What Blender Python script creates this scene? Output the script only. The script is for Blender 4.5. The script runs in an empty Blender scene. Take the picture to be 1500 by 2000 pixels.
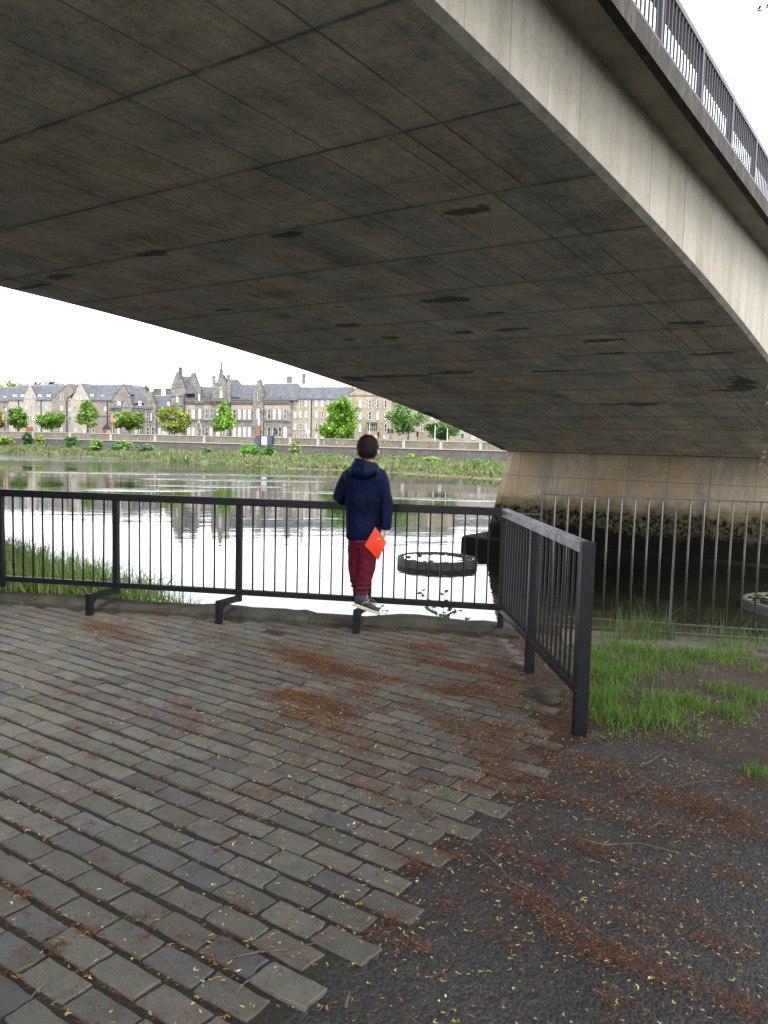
import bpy, bmesh, math, random
import numpy as np
from mathutils import Vector, Matrix, noise
random.seed(7); RNG = np.random.default_rng(11)
SC = bpy.context.scene
COL = SC.collection
rad = math.radians
# ------------------------------------------------------------------ camera
F_PX, PITCH, ROLL, EYE = 1551.76, 0.0852, 0.0251, 1.6
_fw = np.array([0, math.cos(PITCH), -math.sin(PITCH)]); _u0 = np.array([0, math.sin(PITCH), math.cos(PITCH)]); _r0 = np.array([1., 0, 0])
_rt = math.cos(ROLL)*_r0 + math.sin(ROLL)*_u0; _up = -math.sin(ROLL)*_r0 + math.cos(ROLL)*_u0
cam_data = bpy.data.cameras.new('camera'); cam = bpy.data.objects.new('camera', cam_data); COL.objects.link(cam)
cam.matrix_world = Matrix(((_rt[0], _up[0], -_fw[0], 0), (_rt[1], _up[1], -_fw[1], 0), (_rt[2], _up[2], -_fw[2], EYE), (0, 0, 0, 1)))
cam_data.sensor_fit = 'VERTICAL'; cam_data.sensor_height = 36; cam_data.sensor_width = 27
cam_data.lens = F_PX/2000*36; cam_data.clip_start = 0.05; cam_data.clip_end = 6000
SC.camera = cam
# ------------------------------------------------------------------ sky, sun, exposure
SUN_EL, SUN_AZ = rad(56), rad(152)      # azimuth measured clockwise from +Y
world = bpy.data.worlds.new('World'); SC.world = world; world.use_nodes = True
wn = world.node_tree.nodes; wl = world.node_tree.links; wn.clear()
sky = wn.new('ShaderNodeTexSky'); sky.sky_type = 'NISHITA'; sky.sun_disc = False
sky.sun_elevation = SUN_EL; sky.sun_rotation = SUN_AZ; sky.air_density = 1.0; sky.dust_density = 1.5; sky.ozone_density = 1.0
hs = wn.new('ShaderNodeHueSaturation'); hs.inputs['Saturation'].default_value = 0.22
bgd = wn.new('ShaderNodeBackground'); bgd.inputs['Strength'].default_value = 0.15
wo = wn.new('ShaderNodeOutputWorld')
wl.new(sky.outputs[0], hs.inputs['Color']); wl.new(hs.outputs[0], bgd.inputs[0]); wl.new(bgd.outputs[0], wo.inputs[0])
sd = bpy.data.lights.new('sun', 'SUN'); sd.energy = 0.9; sd.angle = rad(25); sd.color = (1, .965, .91)
sun = bpy.data.objects.new('sun', sd); COL.objects.link(sun)
_sdir = Vector((math.sin(SUN_AZ)*math.cos(SUN_EL), math.cos(SUN_AZ)*math.cos(SUN_EL), math.sin(SUN_EL)))
sun.rotation_euler = _sdir.to_track_quat('Z', 'Y').to_euler(); sun.location = (0, -30, 60)
SC.view_settings.view_transform = 'Standard'; SC.view_settings.look = 'None'
SC.view_settings.exposure = 2.45; SC.view_settings.gamma = 1
SC.cycles.max_bounces = 8; SC.cycles.diffuse_bounces = 5; SC.cycles.glossy_bounces = 4; SC.cycles.caustics_reflective = True; SC.cycles.blur_glossy = .3
SC.cycles.use_denoising = True
# ------------------------------------------------------------------ helpers
def ray(px, py):
    return _fw + _rt*(px-750)/F_PX - _up*(py-1000)/F_PX
O_CAM = np.array([0, 0, EYE])
def hit(px, py, p0, n):
    d = ray(px, py); n = np.asarray(n, float)
    return O_CAM + d*(((np.asarray(p0, float)-O_CAM) @ n)/(d @ n))
def gnd(px, py, z=0.):
    return hit(px, py, (0, 0, z), (0, 0, 1))
def atY(px, py, y):
    return hit(px, py, (0, y, 0), (0, 1, 0))
def tag(o, label=None, cat=None, group=None, kind=None):
    if label: o['label'] = label
    if cat: o['category'] = cat
    if group: o['group'] = group
    if kind: o['kind'] = kind
    return o
def link(o, parent=None):
    COL.objects.link(o)
    if parent is not None: o.parent = parent
    return o
def empty(name, loc=(0, 0, 0), rz=0.):
    o = bpy.data.objects.new(name, None); o.empty_display_size = .2
    o.location = loc; o.rotation_euler = (0, 0, rz); COL.objects.link(o); return o
class MB:
    """collects polygons, builds one mesh object"""
    def __init__(s): s.v = []; s.f = []; s.c = []; s.sm = []
    def add(s, vs, fs, col=None, smooth=False):
        b = len(s.v); s.v.extend([tuple(map(float, p)) for p in vs])
        for f in fs:
            s.f.append(tuple(i+b for i in f)); s.c.append(col); s.sm.append(smooth)
    def box(s, x0, x1, y0, y1, z0, z1, col=None, bv=0.):
        if bv <= 0:
            vs = [(x, y, z) for z in (z0, z1) for x, y in ((x0, y0), (x1, y0), (x1, y1), (x0, y1))]
            s.add(vs, [(3, 2, 1, 0), (4, 5, 6, 7), (0, 1, 5, 4), (1, 2, 6, 5), (2, 3, 7, 6), (3, 0, 4, 7)], col)
        else:
            bm = bmesh.new(); bmesh.ops.create_cube(bm, size=1)
            for v in bm.verts: v.co = Vector(((x0+x1)/2+v.co.x*(x1-x0), (y0+y1)/2+v.co.y*(y1-y0), (z0+z1)/2+v.co.z*(z1-z0)))
            bmesh.ops.bevel(bm, geom=bm.edges[:], offset=bv, segments=2, affect='EDGES', profile=.6)
            bm.verts.index_update()
            s.add([v.co[:] for v in bm.verts], [tuple(v.index for v in f.verts) for f in bm.faces], col); bm.free()
    def prism(s, poly, y0, y1, col=None):
        """poly in (x,z) counter-clockwise seen from -y; extruded along y"""
        n = len(poly); vs = [(x, y0, z) for x, z in poly]+[(x, y1, z) for x, z in poly]
        s.add(vs, [tuple(range(n)), tuple(range(2*n-1, n-1, -1))]+[(i, n+i, n+(i+1) % n, (i+1) % n) for i in range(n)], col)
    def extz(s, poly, z0, z1, col=None):
        n = len(poly); vs = [(x, y, z0) for x, y in poly]+[(x, y, z1) for x, y in poly]
        s.add(vs, [tuple(range(n-1, -1, -1)), tuple(range(n, 2*n))]+[(i, (i+1) % n, n+(i+1) % n, n+i) for i in range(n)], col)
    def bar(s, a, b, w, h=None, col=None, upv=(0, 0, 1), bv=0.):
        """square bar from a to b; w across, h along upv-ish"""
        a = Vector(a); b = Vector(b); h = h or w; d = (b-a).normalized(); upv = Vector(upv)
        if abs(d.dot(upv)) > .95: upv = Vector((0, 1, 0))
        x = d.cross(upv).normalized(); y = x.cross(d).normalized()
        m = MB(); L = (b-a).length; m.box(-w/2, w/2, 0, L, -h/2, h/2, None, bv)
        s.add([a + x*p[0] + d*p[1] + y*p[2] for p in m.v], m.f, col)
    def tube(s, pts, rads, seg=8, col=None, cap=True, smooth=True, flat=None):
        pts = [Vector(p) for p in pts]; n = len(pts)
        if not hasattr(rads, '__len__'): rads = [rads]*n
        vs = []; ref = None
        for i, p in enumerate(pts):
            d = (pts[min(i+1, n-1)]-pts[max(i-1, 0)]).normalized()
            if ref is None:
                ref = Vector((0, 0, 1)) if abs(d.z) < .9 else Vector((1, 0, 0))
            x = d.cross(ref).normalized(); y = x.cross(d).normalized(); ref = y
            r = rads[i]; rx, ry = (r if hasattr(r, '__len__') else (r, r))
            for k in range(seg):
                a = 2*math.pi*k/seg
                vs.append(p + x*math.cos(a)*rx + y*math.sin(a)*ry)
        fs = [(i*seg+k, i*seg+(k+1) % seg, (i+1)*seg+(k+1) % seg, (i+1)*seg+k) for i in range(n-1) for k in range(seg)]
        fs = [f[::-1] for f in fs]
        if cap: fs += [tuple(range(seg)), tuple(range(n*seg-1, (n-1)*seg-1, -1))]
        s.add(vs, fs, col, smooth)
    def ell(s, c, r, seg=20, rings=12, col=None, fn=None):
        vs = [(0, 0, 1)]+[(math.sin(math.pi*i/rings)*math.cos(2*math.pi*k/seg), math.sin(math.pi*i/rings)*math.sin(2*math.pi*k/seg), math.cos(math.pi*i/rings)) for i in range(1, rings) for k in range(seg)]+[(0, 0, -1)]
        if fn: vs = [fn(Vector(v)) for v in vs]
        vs = [(c[0]+v[0]*r[0], c[1]+v[1]*r[1], c[2]+v[2]*r[2]) for v in vs]
        fs = [(0, 1+k, 1+(k+1) % seg) for k in range(seg)]
        for i in range(rings-2):
            for k in range(seg):
                a = 1+i*seg+k; b = 1+i*seg+(k+1) % seg; fs.append((a, a+seg, b+seg, b))
        L = len(vs)-1; o = 1+(rings-2)*seg
        fs += [(o+k, L, o+(k+1) % seg) for k in range(seg)]
        s.add(vs, fs, col, True)
    def mesh(s, name):
        me = bpy.data.meshes.new(name); me.from_pydata(s.v, [], s.f); me.update()
        if any(s.sm): me.polygons.foreach_set('use_smooth', s.sm)
        if any(c is not None for c in s.c):
            at = me.color_attributes.new('Col', 'FLOAT_COLOR', 'CORNER')
            arr = np.ones((len(me.loops), 4), np.float32); k = 0
            for f, c in zip(s.f, s.c):
                n = len(f)
                if c is not None: arr[k:k+n, :3] = c
                k += n
            at.data.foreach_set('color', arr.ravel())
        return me
    def build(s, name, mat=None, parent=None):
        me = s.mesh(name)
        if mat: me.materials.append(mat)
        return link(bpy.data.objects.new(name, me), parent)
def quads_obj(name, V, C, mat, parent=None, n=4):
    """V (N,n,3) polygons, C (N,3) colours -> one mesh"""
    N = len(V); me = bpy.data.meshes.new(name)
    me.vertices.add(N*n); me.vertices.foreach_set('co', np.ascontiguousarray(V, np.float32).ravel())
    me.loops.add(N*n); me.loops.foreach_set('vertex_index', np.arange(N*n, dtype=np.int32))
    me.polygons.add(N); me.polygons.foreach_set('loop_start', np.arange(0, N*n, n, dtype=np.int32))
    me.update(calc_edges=True)
    at = me.color_attributes.new('Col', 'FLOAT_COLOR', 'CORNER')
    c4 = np.ones((N*n, 4), np.float32); c4[:, :3] = np.repeat(C, n, axis=0); at.data.foreach_set('color', c4.ravel())
    me.materials.append(mat); me.validate()
    return link(bpy.data.objects.new(name, me), parent)
# ------------------------------------------------------------------ materials
class NT:
    def __init__(s, name):
        s.m = bpy.data.materials.new(name); s.m.use_nodes = True; t = s.m.node_tree; t.nodes.clear(); s.n = t.nodes; s.l = t.links
        s.out = s.n.new('ShaderNodeOutputMaterial'); s.p = s.n.new('ShaderNodeBsdfPrincipled'); s.l.new(s.p.outputs[0], s.out.inputs[0])
    def node(s, t, **k):
        x = s.n.new(t)
        for a, b in k.items(): setattr(x, a, b)
        return x
    def lk(s, a, b): s.l.new(a, b)
    def coord(s, scale=(1, 1, 1), which='Object', rot=(0, 0, 0)):
        c = s.node('ShaderNodeTexCoord'); mp = s.node('ShaderNodeMapping'); mp.inputs['Scale'].default_value = scale; mp.inputs['Rotation'].default_value = rot
        s.lk(c.outputs[which], mp.inputs[0]); return mp.outputs[0]
    def noise(s, vec, scale, detail=4, rough=.6):
        x = s.node('ShaderNodeTexNoise'); x.inputs['Scale'].default_value = scale; x.inputs['Detail'].default_value = detail; x.inputs['Roughness'].default_value = rough
        s.lk(vec, x.inputs['Vector']); return x.outputs['Fac']
    def ramp(s, fac, stops):
        x = s.node('ShaderNodeValToRGB'); e = x.color_ramp.elements
        while len(e) < len(stops): e.new(.5)
        for i, (p, c) in enumerate(stops):
            e[i].position = p; e[i].color = (*c, 1) if len(c) == 3 else c
        s.lk(fac, x.inputs[0]); return x.outputs[0]
    def mix(s, fac, a, b, mode='MIX'):
        x = s.node('ShaderNodeMix', data_type='RGBA', blend_type=mode)
        for v, i in ((fac, 0), (a, 6), (b, 7)):
            if hasattr(v, 'is_output') or isinstance(v, bpy.types.NodeSocket): s.lk(v, x.inputs[i])
            elif i == 0: x.inputs[0].default_value = v
            else: x.inputs[i].default_value = (*v, 1)
        return x.outputs[2]
    def math(s, op, a, b=None, c=None):
        x = s.node('ShaderNodeMath', operation=op)
        for i, v in enumerate((a, b, c)):
            if v is None: continue
            if isinstance(v, bpy.types.NodeSocket): s.lk(v, x.inputs[i])
            else: x.inputs[i].default_value = v
        return x.outputs[0]
    def attr(s, name='Col', out='Color'):
        a = s.node('ShaderNodeAttribute'); a.attribute_name = name; return a.outputs[out]
    def bump(s, h, strength=.3, dist=.01, prev=None):
        b = s.node('ShaderNodeBump'); b.inputs['Strength'].default_value = strength; b.inputs['Distance'].default_value = dist
        s.lk(h, b.inputs['Height'])
        if prev is not None: s.lk(prev, b.inputs['Normal'])
        s.lk(b.outputs[0], s.p.inputs['Normal']); return b.outputs[0]
    def color(s, c):
        if isinstance(c, bpy.types.NodeSocket): s.lk(c, s.p.inputs['Base Color'])
        else: s.p.inputs['Base Color'].default_value = (*c, 1)
    def set(s, **k):
        for a, b in k.items(): s.p.inputs[a.replace('_', ' ')].default_value = b
def pm(name, c1, c2, scale=4., rough=.85, bump=.25, bdist=.01, bscale=None, detail=6, attr=False, spec=.3, stretch=(1, 1, 1), metal=0.):
    t = NT(name); v = t.coord(stretch); f = t.noise(v, scale, detail)
    c = t.ramp(f, [(.3, c1), (.7, c2)])
    if attr: c = t.mix(1., c, t.attr(), 'MULTIPLY')
    t.color(c); t.set(Roughness=rough, Metallic=metal); t.p.inputs['Specular IOR Level'].default_value = spec
    if bump: t.bump(t.noise(v, bscale or scale*6, 6), bump, bdist)
    return t.m
def leafmat(name, trans=.3, rough=.6):
    t = NT(name); c = t.attr(); t.color(c); t.set(Roughness=rough); t.p.inputs['Specular IOR Level'].default_value = .25
    tr = t.node('ShaderNodeBsdfTranslucent'); t.lk(c, tr.inputs[0]); mx = t.node('ShaderNodeMixShader'); mx.inputs[0].default_value = trans
    t.lk(t.p.outputs[0], mx.inputs[1]); t.lk(tr.outputs[0], mx.inputs[2]); t.lk(mx.outputs[0], t.out.inputs[0]); return t.m
def fbm(x, y, s=1., z=0.):
    return noise.fractal(Vector((x*s, y*s, z)), 1., 2., 4)
def remeshed(mb, name, voxel, smooth=4, sub=0, disp=None):
    me = mb.mesh(name+'_src'); o = bpy.data.objects.new(name+'_src', me); COL.objects.link(o)
    m = o.modifiers.new('r', 'REMESH'); m.mode = 'VOXEL'; m.voxel_size = voxel; m.use_smooth_shade = True
    if smooth:
        m = o.modifiers.new('s', 'SMOOTH'); m.iterations = smooth; m.factor = .5
    dg = bpy.context.evaluated_depsgraph_get(); dg.update()
    out = bpy.data.meshes.new_from_object(o.evaluated_get(dg)); out.name = name
    bpy.data.objects.remove(o); bpy.data.meshes.remove(me)
    if disp:
        out.calc_loop_triangles()
        for v in out.vertices: v.co += v.normal*disp(v.co)
        out.update()
    out.polygons.foreach_set('use_smooth', [True]*len(out.polygons))
    return out
# ================================================================== NEAR GROUND
FY0, FAZ = 6.8735, -0.17
FD = np.array([math.cos(FAZ), math.sin(FAZ), 0]); FN = np.array([-math.sin(FAZ), math.cos(FAZ), 0])   # along the river fence / towards the river
FP0 = np.array([0, FY0, 0])
def fence_pt(t, off=0., z=0.):
    p = FP0+FD*t+FN*off; return (p[0], p[1], z)
def fence_t(px, py): return float((hit(px, py, FP0, FN)-FP0) @ FD)
WATER_Z = -4.3
def inpoly(x, y, poly):
    c = False; n = len(poly)
    for i in range(n):
        x1, y1 = poly[i]; x2, y2 = poly[(i+1) % n]
        if (y1 > y) != (y2 > y) and x < (x2-x1)*(y-y1)/(y2-y1)+x1: c = not c
    return c
# soil sheet
t = NT('soil'); v = t.coord(); n1 = t.noise(v, 2.2, 6); n2 = t.noise(v, 30, 6)
c = t.ramp(n1, [(.3, (.022, .016, .011)), (.55, (.040, .026, .017)), (.75, (.06, .036, .021))])
c = t.mix(t.ramp(n2, [(.45, (0, 0, 0)), (.7, (1, 1, 1))]), c, (.016, .012, .009)); t.color(c); t.set(Roughness=.95)
b = t.bump(t.noise(v, 60, 6), .6, .02); t.bump(n1, .5, .08, b); M_SOIL = t.m
mb = MB()
q = [fence_pt(-140, .16), fence_pt(140, .16)]
mb.add([(q[0][0], q[0][1], -.016), (q[1][0], q[1][1], -.016), (150, -120, -.016), (-150, -120, -.016)], [(3, 2, 1, 0)])
tag(mb.build('ground', M_SOIL), kind='structure')
# joint sheet under the blocks: dark earth with moss
t = NT('joint_earth'); v = t.coord(); n1 = t.noise(v, 3.0, 5); n2 = t.noise(v, 45, 5)
c = t.ramp(n1, [(.35, (.009, .0075, .006)), (.55, (.013, .013, .007)), (.7, (.02, .027, .008))])
c = t.mix(t.ramp(n2, [(.4, (0, 0, 0)), (.75, (.8, .8, .8))]), c, (.028, .015, .009)); t.color(c); t.set(Roughness=.95); t.bump(n2, .7, .015); M_JOINT = t.m
PAVE = [(1.02, 6.6), (1.05, 5.9), (1.03, 5.2), (.98, 4.5), (.84, 3.93), (.57, 3.59), (.34, 3.08), (.13, 2.74), (-.11, 2.35), (-.24, 2.09), (-.9, .95), (-1.7, -.45), (-2.6, -2.0), (-10, -2.0)]
PAVE += [fence_pt(-10, -.12)[:2]]
PAVE[0] = fence_pt(.98, -.12)[:2]
mb = MB(); mb.add([(x, y, -.0035) for x, y in PAVE], [tuple(range(len(PAVE)))]); 
o = mb.build('paving_bed', M_JOINT); tag(o, kind='structure')
if o.data.polygons[0].normal.z < 0: o.data.flip_normals()
# blocks
t = NT('paver_stone'); v = t.coord(); a = t.attr(); n1 = t.noise(v, 9, 6); n2 = t.noise(v, 130, 4)
c = t.mix(1., a, t.ramp(n1, [(.25, (.62, .61, .58)), (.5, (1, 1, 1)), (.8, (1.25, 1.22, 1.15))]), 'MULTIPLY')
c = t.mix(t.ramp(n2, [(.38, (.45, .45, .45)), (.5, (0, 0, 0))]), c, (.03, .028, .024))
n3 = t.noise(v, 1.6, 4); c = t.mix(t.ramp(n3, [(.52, (0, 0, 0)), (.72, (.45, .45, .45))]), c, (.075, .078, .045))
t.color(c); t.set(Roughness=.62); t.p.inputs['Specular IOR Level'].default_value = .35
b = t.bump(n2, .35, .004); t.bump(t.noise(v, 35, 5), .3, .008, b); M_PAVER = t.m
mb = MB(); RA = rad(-34.6); E1 = np.array([math.cos(RA), math.sin(RA)]); E2 = np.array([-math.sin(RA), math.cos(RA)])
LB, PB = .2235, .1285
JOINTS = []
for i in range(-60, 75):
    off = (.5 if i % 2 else 0)*LB+random.uniform(-.02, .02); rw = random.gauss(0, .003)
    for j in range(-50, 50):
        cx = E2[0]*(i*PB+rw)+E1[0]*(j*LB+off); cy = E2[1]*(i*PB+rw)+E1[1]*(j*LB+off)
        bend = .012*math.sin(cx*.9+cy*.6); cx += E2[0]*bend*1.2; cy += E2[1]*bend*1.2
        if not inpoly(cx, cy, PAVE): continue
        if random.random() < .003: continue
        hl = (LB-.011-abs(random.gauss(0, .004)))/2; hw = (PB-.022-abs(random.gauss(0, .007)))/2
        if fbm(cx, cy, .7, 3.) > .12: hw += .006
        ang = random.gauss(0, .014); ca, sa = math.cos(ang), math.sin(ang)
        near_edge = min(abs(cx-.9), 9)
        base = .094*random.uniform(.80, 1.17); tint = random.random()
        col = (base*1.06, base, base*.84)
        if tint < .07: col = (base*1.14, base*.98, base*.84)
        elif tint < .14: col = (base*.98, base*.99, base*.97)
        elif tint < .28: col = (base*.8, base*.8, base*.78)
        ox = []; 
        for (ax, ay), (bx, by) in (((-1, -1), (1, -1)), ((1, -1), (1, 1)), ((1, 1), (-1, 1)), ((-1, 1), (-1, -1))):
            for k in range(4):
                f = k/4; ox.append((ax+(bx-ax)*f, ay+(by-ay)*f))
        h = .005+random.gauss(0, .0020); tx, ty = random.gauss(0, .008), random.gauss(0, .012)
        ring = []
        for kk, (x, y) in enumerate(ox):
            corner = kk % 4 == 0; jit = .0022
            lx = x*hl*(.992 if corner else 1)+random.gauss(0, jit); ly = y*hw*(.982 if corner else 1)+random.gauss(0, jit*.8)
            ring.append((lx, ly))
        def W(lx, ly, z):
            gx, gy = lx*ca-ly*sa, lx*sa+ly*ca
            return (cx+E1[0]*gx+E2[0]*gy, cy+E1[1]*gx+E2[1]*gy, z+tx*lx+ty*ly)
        n = len(ring)
        top = [W(x*(1-.0025/hl), y*(1-.003/hw), h) for x, y in ring]; mid = [W(x, y, h-.0035) for x, y in ring]; bot = [W(x*1.01, y*1.01, -.03) for x, y in ring]
        mb.add(top+mid+bot, [tuple(range(n))]+[(n+k, n+(k+1) % n, (k+1) % n, k) for k in range(n)]+[(2*n+k, 2*n+(k+1) % n, n+(k+1) % n, n+k) for k in range(n)], col)
        JOINTS.append((cx, cy))
tag(mb.build('pavement', M_PAVER), kind='structure')
# asphalt path
t = NT('asphalt'); v = t.coord(); vo = t.node('ShaderNodeTexVoronoi'); vo.inputs['Scale'].default_value = 85; t.lk(v, vo.inputs['Vector'])
n1 = t.noise(v, 1.3, 5); 
c = t.mix(.75, t.ramp(n1, [(.3, (.020, .020, .020)), (.7, (.038, .036, .033))]), t.ramp(vo.outputs['Color'], [(.2, (.35, .35, .35)), (.8, (1.5, 1.5, 1.45))]), 'MULTIPLY')
t.color(c); t.set(Roughness=.7); t.p.inputs['Specular IOR Level'].default_value = .35
d = t.math('SUBTRACT', 1.0, vo.outputs['Distance']); b = t.bump(d, .8, .008); t.bump(t.noise(v, 18, 5), .5, .012, b); M_ASPH = t.m
ap = [(1.6, 4.35), (1.05, 4.2)]+[(x-.01, y) for x, y in PAVE[4:13]]+[(-2.6, -30), (45, -30), (45, 2.2), (12, 2.9), (5, 3.4), (3.2, 3.75)]
mb = MB(); mb.add([(x, y, -.004) for x, y in ap], [tuple(range(len(ap)))]); o = mb.build('path', M_ASPH); tag(o, kind='structure')
if o.data.polygons[0].normal.z < 0: o.data.flip_normals()
# earth patch behind the end railing, gently uneven
N = 90; mb = MB(); xs = np.linspace(1.0, 9, N); ys = np.linspace(3.35, 6.95, N)
def earth_z(x, y):
    e = min(1, max(0, (y-(4.1-.25*(x-1)+.25*fbm(x, y, 1.1, 8)))/.5))
    w = min(1, max(0, (x-1.0)/.25))
    return -.02+e*w*(.032+.03*fbm(x, y, 1.6, 5)+.012*fbm(x, y, 7, 1))
vs = [(x, y, earth_z(x, y)) for y in ys for x in xs if True]
fs = [(j*N+i, j*N+i+1, (j+1)*N+i+1, (j+1)*N+i) for j in range(N-1) for i in range(N-1) if ys[j+1] < FY0+math.tan(FAZ)*xs[i]+.02]
mb.add(vs, fs, None, True); tag(mb.build('earth', M_SOIL), kind='structure')
# kerb stones on the quay edge
M_KERB = pm('kerb_stone', (.016, .016, .011), (.06, .056, .042), 5, .9, .7, .03, 22)
mb = MB(); tcur = -12
while tcur < 1.15:
    L = random.uniform(1.0, 2.1); t1 = min(tcur+L, 1.2); m = 12
    vs = []
    for i in range(m+1):
        tt = tcur+.004+(t1-tcur-.008)*i/m
        e = .010 if i in (0, m) else 0
        h = .07+.03*fbm(tt, 0, 1.1)+.014*fbm(tt, 3, 5)-e; w = .25+.05*fbm(tt, 7, 1.3); f0 = -.10+.02*fbm(tt, 11, 2.5)
        for off, z in ((f0, -.05), (f0-.005, h*.5), (f0+.04, h*.93), (f0+.12, h+.004), (w-.05, h-.005), (w, h-.04), (w, -.35)):
            vs.append(fence_pt(tt, off, z+.007*fbm(tt, off, 12)))
    fs = [(i*7+k, (i+1)*7+k, (i+1)*7+k+1, i*7+k+1) for i in range(m) for k in range(6)]+[tuple(range(7)), tuple(range(m*7+6, m*7-1, -1))]
    mb.add(vs, fs, None, False); tcur = t1
tag(mb.build('kerb', M_KERB), kind='structure')
# mortar strip between kerb and blocks
# quay wall down to the water
M_QUAY = pm('quay_stone', (.07, .062, .05), (.15, .135, .11), 1.8, .9, .6, .04, 8)
q = empty('quay_wall', fence_pt(0, .2, WATER_Z-1)); q.rotation_euler = (0, 0, FAZ)
tag(q, 'stone river quay wall dropping from the brick paving to the water', 'wall')
mb = MB(); mb.box(-140, 140, -.5, .0, 0, 5.3-.28); mb.build('wall_face', M_QUAY, q)
mb = MB(); mb.box(1.55, 60, -.42, .12, 5.0, 5.3+.015, None, .02); o = mb.build('coping', pm('coping_concrete', (.06, .056, .043), (.12, .11, .085), 4, .9, .4, .01), q)
# two flat stones beside the end railing
for (px, py), rr, lb in (((1060, 1357), (.15, .09, .03), 'flat grey stone set in the litter at the edge of the brick paving'), ((1073, 1371), (.085, .07, .035), 'small rounded grey stone in front of the flat one by the railing foot')):
    p = gnd(px, py); mb = MB()
    mb.ell((0, 0, .012), rr, 14, 8, None, lambda u: u*(1+.25*noise.noise(Vector(u)*1.7+Vector((px, 0, 0)))+.08*noise.noise(Vector(u)*5)))
    o = mb.build('stone', M_KERB); o.location = (p[0], p[1], 0); o.rotation_euler = (0, 0, .5); tag(o, lb, 'stone')
# ================================================================== RIVER
t = NT('river_water'); v = t.coord()
t.color((.007, .008, .004)); t.set(Roughness=.02, IOR=1.333); t.p.inputs['Specular IOR Level'].default_value = .5
mp = t.coord((1, 1, 1), rot=(0, 0, rad(-15)))
def sc(vec, s):
    m = t.node('ShaderNodeMapping'); m.inputs['Scale'].default_value = s; t.lk(vec, m.inputs[0]); return m.outputs[0]
big = t.noise(sc(mp, (.10, .42, 1)), 1, 3, .5); mid = t.noise(sc(mp, (.5, 1.5, 1)), 1, 3, .55); fine = t.noise(sc(mp, (2.0, 4.2, 1)), 1, 2, .5)
mask = t.ramp(t.noise(sc(mp, (.012, .075, 1)), 1, 1.5, .5), [(.42, (.14, .14, .14)), (.55, (.4, .4, .4)), (.70, (1, 1, 1))])
h = t.math('ADD', t.math('MULTIPLY', big, 1.6), t.math('ADD', t.math('MULTIPLY', mid, .55), t.math('MULTIPLY', fine, .13)))
gx = t.node('ShaderNodeSeparateXYZ'); t.lk(t.coord(), gx.inputs[0]); rif = None
for px_, py_, ra, rb_ in ((40, 889, 26, 26), (150, 897, 16, 14), (292, 957, 4.2, 1.8), (430, 950, 5, 1.6), (560, 929, 9, 3), (470, 938, 9, 2.2), (640, 962, 3.2, 1.2), (300, 925, 12, 2.6), (860, 975, 4, 1.2), (520, 907, 14, 5)):
    P_ = gnd(px_, py_, WATER_Z); dn = math.hypot(P_[0], P_[1]); ux_, uy_ = P_[0]/dn, P_[1]/dn
    xa_ = t.math('SUBTRACT', gx.outputs[0], float(P_[0])); ya_ = t.math('SUBTRACT', gx.outputs[1], float(P_[1]))
    lat = t.math('DIVIDE', t.math('SUBTRACT', t.math('MULTIPLY', xa_, uy_), t.math('MULTIPLY', ya_, ux_)), ra); dep = t.math('DIVIDE', t.math('ADD', t.math('MULTIPLY', xa_, ux_), t.math('MULTIPLY', ya_, uy_)), rb_)
    g_ = t.math('POWER', 2.718, t.math('MULTIPLY', -1., t.math('ADD', t.math('MULTIPLY', lat, lat), t.math('MULTIPLY', dep, dep)))); rif = g_ if rif is None else t.math('MAXIMUM', rif, g_)
rif = t.math('MULTIPLY', rif, t.ramp(t.noise(sc(mp, (.05, .5, 1)), 1, 4, .7), [(.38, (.1, .1, .1)), (.58, (1, 1, 1))]))
h = t.math('MULTIPLY', h, t.math('ADD', mask, t.math('MULTIPLY', rif, 9.))); t.bump(h, 1., .034); M_WATER = t.m
mb = MB(); a = fence_pt(-900, .1, WATER_Z); b2 = fence_pt(900, .1, WATER_Z)
mb.add([a, b2, (900, 700, WATER_Z), (-900, 700, WATER_Z)], [(0, 1, 2, 3)]); tag(mb.build('water', M_WATER), kind='structure')
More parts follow.
